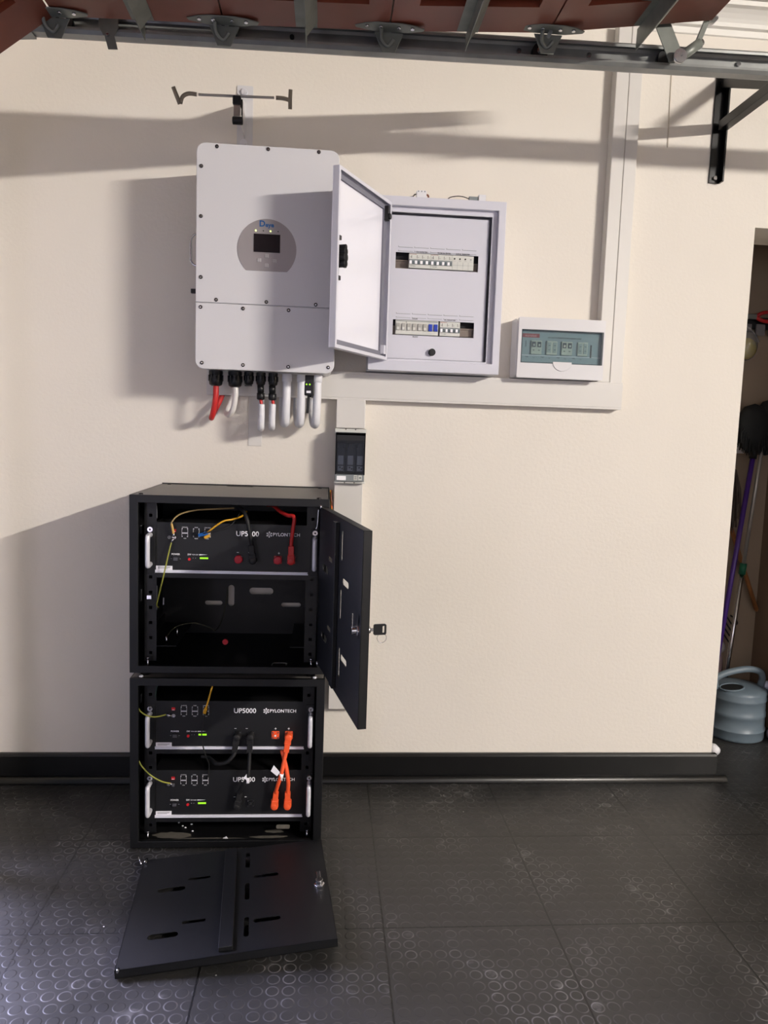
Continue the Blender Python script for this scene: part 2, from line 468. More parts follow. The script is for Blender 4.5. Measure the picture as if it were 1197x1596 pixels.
# ================================================================== RAISED GARAGE DOOR
DY0, DY1 = -0.60, -3.15
gd = thing('garage_door', 'brown wooden sectional garage door raised flat under the ceiling', 'garage door', (0.13, -1.8, 2.21))
def zdoor(x):
    pts = [(-0.99, 1.948), (-0.671, 2.187), (-0.272, 2.197), (0.127, 2.210), (0.525, 2.234), (0.945, 2.294)]
    for (a, za), (b, zb) in zip(pts, pts[1:]):
        if x <= b or b == 0.945: return za + (zb-za)*(x-a)/(b-a)
seams = [-0.99, -0.671, -0.272, 0.127, 0.525, 0.945]
for i, (a, b) in enumerate(zip(seams, seams[1:])):
    za, zb = zdoor(a+1e-6), zdoor(b-1e-6)
    U = V(b-a, 0, zb-za); wd = U.length; U.normalize(); N = U.cross(Y)  # N points up
    if N.z < 0: N = -N
    o = V(a, 0, za)
    g = 0.002
    holes = []; pan = []
    ys = -0.712
    while ys > -3.0:
        ye = max(ys-0.52, -3.05)
        holes.append(rect(0.062, ye, wd-0.055, ys)); pan.append((0.062, ye, wd-0.055, ys)); ys = ye-0.11
    mb = MB()
    mb.plate(rect(g, DY1, wd-g, DY0), holes, o, U, Y, N, 0.036, M_WOOD)
    sec = mb.build('door_section', gd)
    mb = MB()
    for p in pan:
        x0, y0, x1, y1 = p
        mb.box(0, 0, 0, 0, 0, 0, M_WOODL) if False else None
        e = 0.0; bvl = 0.028
        c = [(x0, y0), (x1, y0), (x1, y1), (x0, y1)]
        ci = [(x0+bvl, y0+bvl), (x1-bvl, y0+bvl), (x1-bvl, y1-bvl), (x0+bvl, y1-bvl)]
        vs = [o + U*q[0] + Y*q[1] + N*0.016 for q in c] + [o + U*q[0] + Y*q[1] + N*0.006 for q in ci] + [o + U*q[0] + Y*q[1] + N*0.026 for q in c]
        mb.add(vs, [(4,5,6,7), (0,1,5,4), (1,2,6,5), (2,3,7,6), (3,0,4,7), (8,9,10,11), (0,1,9,8), (1,2,10,9), (2,3,11,10), (3,0,8,11)], M_WOODL)
    mb.build('inset_panel', sec)

# stiffening angle irons across the door
def strut(x, w=0.052, h=0.055, lean=0.0):
    z = zdoor(x); mb = MB()
    mb.box(x-w/2, DY1+0.05, z-0.0025, x+w/2, DY0-0.005, z, M_STEELD)
    # fin hanging down with its end cut to a point
    y0 = DY0+0.012
    L = 0.0022
    mb.prism([(DY1+0.05, 0), (y0, 0), (y0+0.004, -h), (y0-0.03, -h), (DY1+0.05, -h)], V(x-L/2, 0, z-0.002), Y, Z, X, L, M_STEELD)
    mb.obox(V(x+w*0.25, (DY1+DY0)/2, z-h*0.5), Y, V(w*0.5, 0, h).normalized(), V(h, 0, -w*0.5).normalized(), abs(DY1-DY0)/2-0.03, math.hypot(w*0.5, h)/2, 0.0012, M_STEELD)
    return mb.build('stiffener', gd)
for x in (-0.463, -0.074, 0.320): strut(x, 0.052, 0.036)
strut(0.757, 0.085, 0.050)

# hinges with roller stems at every seam
RY = -0.52                         # centre of the track
def zr(x): return 2.208 + 0.0128*(x+0.75)
def hinge(x):
    z = zdoor(x) - 0.001
    h = MB()
    wing = [(-0.085, 0.012), (-0.06, 0.024), (-0.03, 0.030), (0.03, 0.030), (0.06, 0.024), (0.085, 0.012), (0.082, 0.002), (0.04, -0.010), (-0.04, -0.010), (-0.082, 0.002)]
    h.prism([(a, b) for a, b in wing], V(x, DY0-0.012, z-0.003), X, -Y, Z, 0.003, M_STEELD)
    # tapered cheek that drops to the roller
    h.prism([(-0.036, 0), (0.036, 0), (0.016, -0.046), (-0.016, -0.046)], V(x, DY0+0.004, z-0.002), X, Z, -Y, 0.003, M_STEELD)
    h.tube(spline([(x-0.02, DY0-0.02, z-0.004), (x-0.018, DY0-0.008, z-0.022), (x-0.002, DY0, z-0.034), (x+0.012, DY0-0.006, z-0.02)]), 0.0045, M_STEELD, 8)
    hb = h.build('hinge', gd, 0.001)
    for dx in (-0.055, -0.022, 0.022, 0.055):
        s2 = MB(); s2.cyl(V(x+dx, DY0-0.028, z-0.003), V(x+dx, DY0-0.028, z-0.007), 0.0045, M_CHROME, 8)
        s2.build('bolt', hb)
    r = MB(); zc = zr(x)
    r.cyl(V(x, DY0-0.02, zc+0.002), V(x, RY+0.012, zc), 0.005, M_STEEL, 10)
    r.cyl(V(x, RY-0.012, zc), V(x, RY+0.006, zc), 0.021, M_PLAST, 20)
    r.cyl(V(x, RY-0.014, zc), V(x, RY-0.011, zc), 0.009, M_CHROME, 12)
    r.build('roller', gd)
for x in (-0.671, -0.272, 0.127, 0.525): hinge(x)
# top fixture at the trailing end: flat arm, clamp and roller carrier
mb = MB()
z = zdoor(0.82)
mb.obox(V(0.842, -0.580, 2.252), V(0.045, 0.0, -0.088).normalized(), V(0.088, 0, 0.045).normalized(), Y, 0.054, 0.020, 0.0015, M_STEELD)
mb.obox(V(0.820, -0.600, 2.286), V(1, 0, 0.14).normalized(), Y, V(-0.14, 0, 1).normalized(), 0.035, 0.02, 0.0015, M_STEELD)
tf = mb.build('top_fixture', gd, 0.0008)
mb = MB()
mb.cyl(V(0.868, -0.590, 2.202), V(0.922, -0.585, 2.244), 0.0125, M_STEELD, 14)
mb.cyl(V(0.918, -0.575, 2.242), V(0.934, -0.575, 2.254), 0.0085, M_CHROME, 12)
mb.cyl(V(0.870, -0.597, 2.204), V(0.870, RY+0.006, zr(0.87)), 0.0055, M_STEEL, 10)
mb.cyl(V(0.868, -0.592, 2.204), V(0.868, -0.602, 2.204), 0.017, M_CHROME, 16)
mb.build('roller_carrier', tf)
mb = MB()
mb.cyl(V(0.862, RY-0.014, zr(0.862)), V(0.862, RY+0.006, zr(0.862)), 0.024, M_PLAST, 20)
mb.build('roller', gd)
mb = MB()
mb.obox(V(0.930, -0.585, 2.280), V(0.022, 0, 0.06).normalized(), V(0.06, 0, -0.022).normalized(), Y, 0.052, 0.006, 0.006, M_STEELD)
mb.tube([V(0.922, -0.575, 2.248), V(0.934, -0.575, 2.282), V(0.948, -0.580, 2.318)], 0.0035, M_CHROME, 8)
mb.prism(rrect(0.932, -0.612, 0.958, -0.568, 0.01), V(0, 0, 2.296), X, Y, V(0, 0, 1), 0.003, M_CHROME)
mb.build('cable_anchor', gd)

# ------------------------------------------------------------------ the track
tr = thing('door_track', 'long galvanised steel roller track running level beneath the raised door', 'track', (0.2, RY, 2.19))
mb = MB()
# C-shaped channel: web to the wall, lips towards the room
XA, XB = -0.75, 1.95
def chan(xa, xb):
    za, zb = zr(xa), zr(xb)
    U = V(xb-xa, 0, zb-za); L = U.length; U.normalize(); N = U.cross(Y); N = -N if N.z < 0 else N
    o = V(xa, RY, za)
    hh = 0.0285
    prof = [(0.014, -hh+0.008), (0.019, -hh+0.002), (0.008, -hh-0.001), (-0.016, -hh-0.001), (-0.024, -hh+0.006), (-0.0235, -hh+0.012),
            (-0.0215, -hh+0.012), (-0.021, -hh+0.007), (-0.015, -hh+0.0012), (0.008, -hh+0.001), (0.012, -hh+0.008),
            (0.012, hh-0.008), (0.008, hh-0.001), (-0.015, hh-0.0012), (-0.021, hh-0.007), (-0.0215, hh-0.012), (-0.0235, hh-0.012),
            (-0.024, hh-0.006), (-0.016, hh+0.001), (0.008, hh+0.001), (0.014, hh-0.008)]
    mb.prism(prof, o, Y, N, U, L, M_STEEL)
chan(XA, XB)
mb.build('channel', tr)
mb = MB()
pc = [V(-0.75, RY, zr(-0.75))] + [V(-0.75-0.30*math.sin(t), RY, zr(-0.75)-0.30+0.30*math.cos(t)) for t in [math.radians(a) for a in range(10, 91, 10)]] + [V(-1.05, RY, 0.02)]
for a, b in zip(pc, pc[1:]):
    d = (b-a); c = (a+b)/2; Uu = d.normalized(); Nn = Uu.cross(Y)
    mb.obox(c + Y*0.012, Uu, Nn, Y, d.length/2+0.002, 0.033, 0.0012, M_STEEL)
    for sgn in (-1, 1): mb.obox(c - Y*0.004 + Nn*0.033*sgn, Uu, Y, Nn, d.length/2+0.002, 0.017, 0.0012, M_STEEL)
mb.build('curved_channel', tr)
for x in (-0.114, 0.473, 0.66, 1.068):
    mb = MB(); mb.cyl(V(x, RY+0.0125, zr(x)+0.006), V(x, RY+0.006, zr(x)+0.006), 0.006, M_CHROME if x != -0.114 else M_PLAST, 10)
    mb.build('bolt', tr)
# hanger clip with a hanging tab, left end
mb = MB()
mb.prism([(-0.583, 2.232), (-0.535, 2.234), (-0.536, 2.194), (-0.545, 2.176), (-0.572, 2.176), (-0.582, 2.196)], V(0, -0.546, 0), X, Z, -Y, 0.003, M_STEELD)
mb.prism([(-0.569, 2.176), (-0.545, 2.176), (-0.537, 2.145), (-0.560, 2.144)], V(0, -0.547, 0), X, Z, -Y, 0.003, M_STEELD)
mb.cyl(V(-0.566, -0.548, 2.220), V(-0.566, -0.556, 2.220), 0.005, M_CHROME, 8)
mb.cyl(V(-0.560, -0.549, 2.176), V(-0.560, -0.557, 2.176), 0.004, M_CHROME, 8)
mb.build('hanger_clip', tr, 0.0006)
# drop strap that carries the far end of the track from the ceiling
mb = MB(); mb.box(1.80, RY+0.013, 2.22, 1.84, RY+0.018, CZ, M_STEEL); mb.build('ceiling_strap', tr)

# ================================================================== SHELF BRACKET upper right
sb = thing('shelf_bracket', 'black painted steel shelf bracket with a diagonal brace at upper right', 'bracket', (1.283, 0, 2.28))
mb = MB()
mb.box(1.262, -0.006, 2.103, 1.302, 0, 2.452, M_SKIRT)
mb.box(1.296, -0.030, 2.103, 1.302, -0.004, 2.452, M_SKIRT)
mb.build('wall_leg', sb, 0.001)
mb = MB(); mb.box(1.272, -0.49, 2.266, 1.302, -0.022, 2.296, M_SKIRT); mb.build('arm', sb, 0.001)
mb = MB(); mb.obox(V(1.288, -0.155, 2.360), V(0, -0.3, -0.135).normalized(), X, V(0, -0.135, 0.3).normalized(), 0.160, 0.012, 0.016, M_SKIRT); mb.build('brace', sb, 0.001)
for z in (2.118, 2.43):
    mb = MB(); mb.cyl(V(1.281, -0.006, z), V(1.281, -0.013, z), 0.007, M_SCREW, 6)
    mb.build('bolt', sb)

# ================================================================== FOLDING HANGER above the inverter
hg = thing('wall_hanger', 'folding bicycle hanger with a thin cross bar above the big white unit', 'wall hanger', (-0.286, 0, 2.22))
mb = MB(); mb.plate(rrect(-0.312, 2.060, -0.262, 2.312, 0.004), [], V(0,-0.004,0), X, Z, Y, 0.004, M_WHITE); mb.build('back_plate', hg)
for z in (2.292, 2.137):
    mb = MB(); mb.cyl(V(-0.290, -0.004, z), V(-0.290, -0.012, z), 0.0095, M_ALU, 6); mb.cyl(V(-0.290, -0.0035, z), V(-0.290, -0.006, z), 0.012, M_ALU, 16)
    mb.build('bolt', hg)
mb = MB()
mb.prism([(0, 2.262), (-0.200, 2.205), (-0.205, 2.170), (-0.150, 2.158), (0, 2.150)], V(-0.2885, 0, 0), Y, Z, X, 0.003, M_WHITE)
mb.build('arm_gusset', hg)
mb = MB()
mb.box(-0.299, -0.222, 2.168, -0.275, -0.188, 2.192, M_RUBB); mb.build('rubber_clamp', hg, 0.003)
mb = MB()
mb.box(-0.297, -0.215, 2.135, -0.277, -0.200, 2.170, M_CHROME)
mb.box(-0.274, -0.215, 2.140, -0.271, -0.195, 2.185, M_PLAST)
mb.build('buckle', hg, 0.001)
mb = MB(); mb.cyl(V(-0.300, -0.207, 2.127), V(-0.270, -0.207, 2.127), 0.011, M_RUBB, 12); mb.build('knob', hg, 0.002)
mb = MB()
mb.tube(spline([(-0.400,-0.2,2.1955), (-0.29,-0.2,2.198), (-0.18,-0.2,2.201)]), 0.0038, M_ROD, 10); mb.build('cross_bar', hg)
mb = MB()
mb.tube(spline([(-0.405,-0.2,2.1955), (-0.430,-0.2,2.196), (-0.446,-0.2,2.186), (-0.452,-0.2,2.168)]), 0.006, M_SLEEVE, 10)
mb.tube([V(-0.454,-0.198,2.166), V(-0.462,-0.208,2.186), V(-0.470,-0.215,2.206)], 0.006, M_SLEEVE, 10)
mb.build('end_hook', hg)
mb = MB()
mb.tube(spline([(-0.175,-0.2,2.2012), (-0.155,-0.2,2.201), (-0.137,-0.2,2.197), (-0.133,-0.2,2.190)]), 0.006, M_SLEEVE, 10)
mb.tube([V(-0.133,-0.2,2.172), V(-0.133,-0.206,2.20), V(-0.132,-0.212,2.222)], 0.006, M_SLEEVE, 10)
mb.build('end_hook', hg)

# ================================================================== THE INVERTER
ix0, ix1, iz0, iz1, iy = -0.3962, 0.0166, 1.4006, 2.0455, -0.25
inv = thing('inverter', 'tall white solar inverter with a rounded grey display panel, hung on the wall', 'inverter', ((ix0+ix1)/2, 0, iz0))
mb = MB(); mb.box(ix0+0.008, iy+0.006, iz0+0.006, ix1-0.008, -0.046, iz1-0.006, M_WHITE); mb.build('case', inv, 0.012)
mb = MB(); mb.box(ix0+0.06, -0.046, 1.60, ix1-0.06, -0.0, 1.95, M_STEEL); mb.build('wall_mount', inv)
mb = MB(); o = rrect(ix0, iz0, ix1, iz1, 0.026, 8)
up = [(a, max(b, 1.5945)) for a, b in o if b > 1.55]; up = [p for p in up]
lo = [(a, b) for a, b in o if b < 1.55]
upper = [(ix1, 1.5945)] + [p for p in o if p[1] > 1.6] + [(ix0, 1.5945)]
lower = [p for p in o if p[1] < 1.5]
# order the lower cover: left corner points, right corner points, then the seam
lc = [p for p in lower if p[0] < -0.2]; rc = [p for p in lower if p[0] > -0.2]
lower = lc + rc + [(ix1, 1.5925), (ix0, 1.5925)]
mb.prism(upper, V(0, iy, 0), X, Z, Y, 0.012, M_WHITE); fc = mb.build('front_cover', inv, 0.002)
mb = MB(); mb.prism(lower, V(0, iy, 0), X, Z, Y, 0.012, M_WHITE); mb.build('wiring_cover', inv, 0.002)
M_HEX = mat('hex_recess', (30, 28, 28), 0.5)
for (x, z) in [(-.338,2.036),(-.191,2.037),(-.044,2.038),(-.382,1.979),(-.382,1.839),(-.381,1.666),(-.336,1.603),(-.189,1.603),(-.043,1.602),
               (-.381,1.580),(-.257,1.581),(-.123,1.582),(-.376,1.418),(-.255,1.416),(-.121,1.416),(-.001,1.419)]:
    mb = MB(); mb.lathe([(0.0055, 0), (0.0055, 0.0018), (0.004, 0.003), (0.0022, 0.003)], V(x, iy, z), M_SCREW, 14, A=X, B=Z, C=-Y)
    mb.lathe([(0.0022, 0.003), (0.00001, 0.0031)], V(x, iy, z), M_CHROME, 8, A=X, B=Z, C=-Y); mb.build('screw', inv)
# display: disc cut flat at the bottom
cx, cz, R = -0.190, 1.7545, 0.0865
a0 = math.asin((1.692-cz)/R)
pts = [(cx + R*math.cos(t), cz + R*math.sin(t)*1.0) for t in [a0 + (PI-2*a0)*i/40 for i in range(41)]]
mb = MB(); mb.prism(pts, V(0, iy-0.0015, 0), X, Z, Y, 0.0016, M_GREY)
dp = mb.build('display_panel', inv, 0.0004)
mb = MB(); mb.box(-0.2285, iy-0.0028, 1.7455, -0.1515, iy-0.0012, 1.7975, M_SCREEN); mb.build('screen', dp)
mb = MB(); mb.text('D', 0.024, V(-0.2045, iy-0.0018, 1.826), X, Z, M_TXTB, 'CENTER', 0.03); mb.text('eye', 0.018, V(-0.1955, iy-0.0018, 1.8235), X, Z, M_TXTB, 'LEFT', 0.03)
mb.text('INVERTER', 0.0045, V(-0.1665, iy-0.0018, 1.8195), X, Z, M_TXTG, 'LEFT'); mb.build('brand_lettering', dp)
for x, on in ((-.223,1),(-.201,0),(-.180,1),(-.158,0)):
    mb = MB(); mb.cyl(V(x, iy-0.001, 1.8065), V(x, iy-0.0028, 1.8065), 0.0025 if on else 0.0018, M_LEDY if on else M_HEX, 10); mb.build('indicator_light', dp)
for x, z in ((-.190,1.735),(-.212,1.7225),(-.167,1.7215),(-.190,1.708)):
    mb = MB(); mb.box(x-0.0058, iy-0.0035, z-0.0055, x+0.0058, iy-0.001, z+0.0055, M_BTN); mb.build('push_button', dp, 0.0012)
mb = MB(); mb.tube(spline([(-0.385,-0.12,1.820), (-0.418,-0.12,1.820), (-0.433,-0.12,1.804), (-0.434,-0.12,1.778), (-0.434,-0.12,1.752), (-0.433,-0.12,1.737), (-0.420,-0.12,1.725), (-0.385,-0.12,1.725)]), 0.0038, M_CHROME, 10); mb.build('carry_handle', inv)
mb = MB(); mb.cyl(V(-0.388,-0.12,1.647), V(-0.406,-0.12,1.647), 0.019, M_PLAST, 20); mb.box(-0.432,-0.127,1.640,-0.402,-0.113,1.653, M_PLAST); mb.build('isolator_knob', inv, 0.001)
def gland(x, r, h, flat=False):
    mb = MB(); y = -0.125; z = iz0
    mb.lathe([(r*1.02, 0.004), (r*1.02, -0.006), (r*0.9, -0.008), (r*0.9, -0.014), (r, -0.016), (r*1.02, -h*0.62), (r*0.92, -h*0.9), (r*0.6, -h), (0.0001, -h)], V(x, y, z), M_PLAST, 24)
    for k in range(12):
        th = 2*PI*k/12; mb.obox(V(x+r*1.0*math.cos(th), y+r*1.0*math.sin(th), z-h*0.42), V(-math.sin(th), math.cos(th), 0), Z, V(math.cos(th), math.sin(th), 0), 0.0025, h*0.22, 0.0018, M_PLAST)
    return mb.build('cable_gland', inv)
gland(-0.353, 0.0215, 0.043); gland(-0.293, 0.0215, 0.045); gland(-0.250, 0.0145, 0.036); gland(-0.2125, 0.0145, 0.036); gland(-0.174, 0.0145, 0.036)
mb = MB(); mb.box(-0.262, -0.135, 1.361, -0.240, -0.118, 1.365, M_PLAST); mb.build('blanking_cap', inv)
for x in (-0.213, -0.1765):
    mb = MB(); mb.cyl(V(x, -0.125, 1.366), V(x+0.001, -0.125, 1.342), 0.0105, M_PLAST, 14); mb.lathe([(0.0085, 0), (0.0125, -0.002), (0.0125, -0.02), (0.008, -0.023), (0.0001, -0.023)], V(x+0.001, -0.125, 1.342), M_PLAST, 16)
    mb.build('cable_gland', inv)
for x in (-0.131, -0.084, -0.034):
    mb = MB(); mb.lathe([(0.0145, 0.003), (0.0155, -0.001), (0.0155, -0.020), (0.0135, -0.021), (0.0001, -0.021)], V(x, -0.125, iz0), M_PVCW, 20); mb.build('conduit_collar', inv)
mb = MB(); mb.box(-0.074, -0.136, 1.338, -0.044, -0.114, 1.402, M_PLAST); mb.cyl(V(-0.052,-0.125,1.339), V(-0.052,-0.125,1.332), 0.006, M_PLAST, 10)
dg = mb.build('data_logger', inv, 0.002)
for x in (-0.068, -0.058):
    mb = MB(); mb.cyl(V(x, -0.1355, 1.373), V(x, -0.1375, 1.373), 0.0026, M_LEDG, 8); mb.build('indicator_light', dg)
mb = MB(); mb.box(-0.068,-0.137,1.346,-0.054,-0.1355,1.353,M_LABEL); mb.build('label_sticker', dg)

# cables that leave the inverter from below
def cable(name, label, cat, path, r, m, group=None, n=10, sub=8):
    mb = MB(); mb.tube(spline(path, sub), r, m, n)
    return tag(mb.build(name), label, cat, group)
def conduit(label, path, r, m=M_PVCW, group=None, pitch=0.0050):
    p = resample(spline(path, 24), pitch/2)
    mb = MB(); mb.tube(p, r, m, 14, radii=[r if (i % 2) else r*0.84 for i in range(len(p))])
    return tag(mb.build('corrugated_conduit'), label, 'conduit', group)
cable('battery_cable', 'red cable looping under the leftmost black gland of the inverter', 'cable',
      [(-0.352,-0.125,1.36), (-0.353,-0.125,1.32), (-0.362,-0.115,1.275), (-0.369,-0.10,1.258), (-0.370,-0.078,1.262), (-0.366,-0.055,1.280), (-0.354,-0.035,1.312), (-0.342,-0.022,1.345)], 0.0088, M_REDC)
cable('battery_cable', 'white taped cable looping under the second black gland of the inverter', 'cable',
      [(-0.292,-0.125,1.36), (-0.291,-0.125,1.33), (-0.298,-0.118,1.290), (-0.312,-0.10,1.270), (-0.326,-0.07,1.277), (-0.318,-0.045,1.305), (-0.306,-0.024,1.345)], 0.0088, mat('white_tape', (222, 218, 214), 0.35, bump=0.3, bscale=120))
for i, (x, nm) in enumerate(((-0.213, 'narrow white ribbed conduit ending open on red cable, left one of two'), (-0.1755, 'narrow white ribbed conduit ending open on red cable, right one of two'))):
    mb = MB(); mb.tube(spline([(x+0.001,-0.125,1.322), (x+0.004,-0.125,1.30), (x+0.004,-0.125,1.27)]), 0.0050, M_REDC, 8)
    tag(mb.build('solar_cable'), 'short red cable between black gland and narrow white conduit, ' + ('left' if i == 0 else 'right') + ' one', 'cable')
    if i == 0: pth = [(x+0.004,-0.125,1.306), (x+0.0045,-0.125,1.27), (x+0.003,-0.118,1.235), (x-0.001,-0.09,1.232), (x-0.004,-0.05,1.262), (x-0.006,-0.024,1.30), (x-0.006,-0.020,1.345)]
    else: pth = [(x+0.002,-0.125,1.308), (x+0.001,-0.125,1.27), (x,-0.118,1.240), (x-0.003,-0.09,1.234), (x-0.006,-0.05,1.262), (x-0.008,-0.024,1.30), (x-0.008,-0.020,1.345)]
    conduit(nm, pth, 0.0108)
for x, nm in ((-0.131, 'thick white ribbed conduit loop, leftmost of three under the inverter'), (-0.084, 'thick white ribbed conduit loop, middle of three under the inverter'), (-0.034, 'thick white ribbed conduit loop beside the black logger, rightmost of three')):
    conduit(nm, [(x,-0.125,1.381), (x,-0.125,1.33), (x-0.001,-0.122,1.285), (x-0.003,-0.108,1.254), (x-0.008,-0.085,1.250), (x-0.013,-0.055,1.268), (x-0.016,-0.030,1.30), (x-0.016,-0.022,1.345)], 0.0142)
cable('antenna_lead', 'thin black lead hanging below the data logger between white conduits', 'cable', [(-0.061,-0.122,1.34), (-0.0625,-0.12,1.31), (-0.064,-0.118,1.283)], 0.0042, M_PLAST)

# flat white strip glued to the wall below the trunking
mb = MB(); mb.box(-0.262,-0.003,1.170,-0.217,0,1.335,M_PVC)
tag(mb.build('wall_strip', bevel=0.001), 'flat white strip on the wall under the inverter cables', 'strip')

# ================================================================== TRUNKING
def trunk(name, label, x0, z0, x1, z1, d=0.040, vertical=False, lid=0.0035):
    t = thing(name, label, 'cable trunking', ((x0+x1)/2, 0, z0))
    mb = MB(); mb.box(x0, -(d-0.004), z0, x1, 0, z1, M_PVC); mb.build('channel', t, 0.001)
    mb = MB()
    if vertical: mb.box(x0+0.0015, -d, z0, x1-0.0015, -(d-0.006), z1, M_PVC); mb.box(x0, -(d-0.002), z0, x0+0.004, -(d-0.006), z1, M_PVC); mb.box(x1-0.004, -(d-0.002), z0, x1, -(d-0.006), z1, M_PVC)
    else: mb.box(x0, -d, z0+0.007, x1, -(d-0.006), z1-0.007, M_PVC); mb.box(x0, -(d-0.0015), z0, x1, -(d-0.006), z1, M_PVC)
    mb.build('lid', t, 0.0008)
    return t
trunk('cable_trunking', 'long horizontal white cable trunking below the inverter and both boxes', -0.395, 1.3335, 0.998, 1.4245)
trunk('cable_trunking', 'tall vertical white trunking at right, left and deeper one of the pair', 0.907, 1.4245, 0.9505, 2.568, 0.040, True)
trunk('cable_trunking', 'tall vertical white trunking at right, right one of the pair', 0.9525, 1.4245, 0.996, 2.568, 0.036, True)
trunk('cable_trunking', 'short vertical white trunking between long trunking and black fuse switch', 0.029, 1.240, 0.126, 1.3335, 0.040, True)
trunk('cable_trunking', 'vertical white trunking from the fuse switch down beside the black cabinets', 0.028, 0.273, 0.1245, 1.056, 0.040, True)

# ================================================================== FUSE SWITCH DISCONNECTOR
fs = thing('fuse_switch', 'black three pole fuse switch with smoked window between two trunking pieces', 'fuse switch', (0.078, 0, 1.058))
mb = MB(); mb.box(0.030,-0.055,1.058,0.127,0,1.238,M_BRKG); mb.build('base', fs, 0.002)
mb = MB(); mb.box(0.027,-0.066,1.222,0.130,-0.030,1.238,M_BRK); mb.build('end_frame', fs, 0.001)
mb = MB(); mb.box(0.027,-0.066,1.058,0.130,-0.030,1.066,M_BRK); mb.build('end_frame', fs, 0.001)
mb = MB(); mb.box(0.031,-0.078,1.066,0.126,-0.054,1.092,M_BRKG); mb.build('lower_skirt', fs, 0.001)
mb = MB(); mb.box(0.036,-0.0795,1.069,0.066,-0.078,1.083,M_TXTW); mb.build('label_sticker', fs)
mb = MB(); mb.box(0.092,-0.0792,1.070,0.104,-0.078,1.086,M_BRK); mb.box(0.107,-0.0792,1.070,0.119,-0.078,1.086,M_BRK)
mb.box(0.094,-0.0796,1.074,0.102,-0.079,1.076,M_TXTK); mb.box(0.094,-0.0796,1.080,0.102,-0.079,1.082,M_TXTK); mb.cyl(V(0.113,-0.079,1.078), V(0.113,-0.0797,1.078), 0.004, M_BRKG, 12); mb.build('rating_plate', fs)
mb = MB(); mb.plate(rect(0.030,1.090,0.127,1.224), [rrect(0.036,1.098,0.121,1.190,0.003)], V(0,-0.086,0), X, Z, Y, 0.004, M_PLAST)
mb.box(0.030,-0.086,1.088,0.034,-0.054,1.224,M_PLAST); mb.box(0.123,-0.086,1.088,0.127,-0.054,1.224,M_PLAST); mb.box(0.030,-0.086,1.216,0.127,-0.054,1.226,M_PLAST)
mb.build('cover_frame', fs, 0.001)
for x in (0.0475, 0.0790, 0.1105):
    mb = MB(); mb.box(x-0.0125,-0.078,1.098,x+0.0125,-0.056,1.176,mat('fuse_carrier', (40, 41, 46), 0.4)); c = mb.build('fuse_carrier', fs, 0.002)
    mb = MB(); mb.cyl(V(x, -0.080, 1.184), V(x, -0.070, 1.184), 0.010, mat('fuse_carrier'), 14); mb.tube(spline([(x-0.008,-0.079,1.176),(x-0.006,-0.082,1.190),(x,-0.083,1.195),(x+0.006,-0.082,1.190),(x+0.008,-0.079,1.176)]), 0.0018, mat('fuse_carrier'), 6); mb.build('pull_ring', c)
    mb = MB(); mb.box(x-0.009,-0.0795,1.120,x+0.009,-0.078,1.150,mat('carrier_face', (150, 151, 156), 0.35)); mb.box(x-0.009,-0.0795,1.100,x+0.009,-0.078,1.116,mat('carrier_face'))
    for dx, dz in ((-0.002, 1.111), (0.0055, 1.107)): mb.cyl(V(x+dx,-0.0795,dz), V(x+dx,-0.0805,dz), 0.0028, M_TXTK, 10)
    mb.build('window_plate', c)
mb = MB(); mb.box(0.034,-0.0875,1.094,0.123,-0.086,1.200,M_FUSEG); mb.build('smoked_window', fs)
for xx in (0.062, 0.094):
    for zz in (1.236, 1.0605):
        mb = MB(); mb.cyl(V(xx,-0.0665,zz), V(xx,-0.065,zz), 0.0022, M_TXTK, 8); mb.build('screw', fs)
# cables at the back of the cabinet
for nm, col, dx in (('orange', M_ORANGE, 0), ('brown', mat('brown_cable', (110, 60, 40), 0.5), 0.006), ('yellow', M_YEL, -0.004)):
    cable('rear_cable', 'thin ' + nm + ' cable between cabinet side and vertical trunking', 'cable', [(0.018+dx*0.3,-0.03,1.03), (0.019,-0.04-abs(dx),1.00+dx), (0.0225,-0.05,0.975+dx*2), (0.0215,-0.04,0.93+dx), (0.0205,-0.03,0.88)], 0.0025, col, None)

# ================================================================== DISTRIBUTION BOX with open door
bx0, bx1, bz0, bz1, by = 0.1248, 0.5497, 1.4283, 1.968, -0.12
eb = thing('distribution_box', 'large white metal distribution box with its door swung open', 'electrical box', ((bx0+bx1)/2, 0, bz0))
mb = MB()
mb.plate(rect(bx0, bz0, bx1, bz1), [rect(0.166, 1.461, 0.5265, 1.940)], V(0, by, 0), X, Z, Y, 0.003, M_BOX)
mb.box(bx0, by+0.003, bz0, bx0+0.003, 0, bz1, M_BOX); mb.box(bx1-0.003, by+0.003, bz0, bx1, 0, bz1, M_BOX)
mb.box(bx0+0.003, by+0.003, bz0, bx1-0.003, 0, bz0+0.003, M_BOX); mb.box(bx0+0.003, by+0.003, bz1-0.003, bx1-0.003, 0, bz1, M_BOX)
mb.box(bx0+0.003, -0.004, bz0+0.003, bx1-0.003, 0, bz1-0.003, M_BOX)
mb.build('case', eb, 0.0015)
mb = MB()   # inward flange that the door closes on
mb.plate(rect(0.1655, 1.4605, 0.527, 1.9405), [rect(0.173, 1.468, 0.509, 1.924)], V(0, by+0.018, 0), X, Z, Y, 0.002, M_BOX)
mb.box(0.5265, by+0.002, 1.461, 0.5285, by+0.02, 1.940, M_BOX); mb.box(0.164, by+0.002, 1.461, 0.166, by+0.02, 1.940, M_BOX)
mb.box(0.166, by+0.002, 1.459, 0.5265, by+0.02, 1.461, M_BOX); mb.box(0.166, by+0.002, 1.940, 0.5265, by+0.02, 1.942, M_BOX)
mb.build('door_frame', eb, 0.001)
mb = MB(); cy_ = -0.088
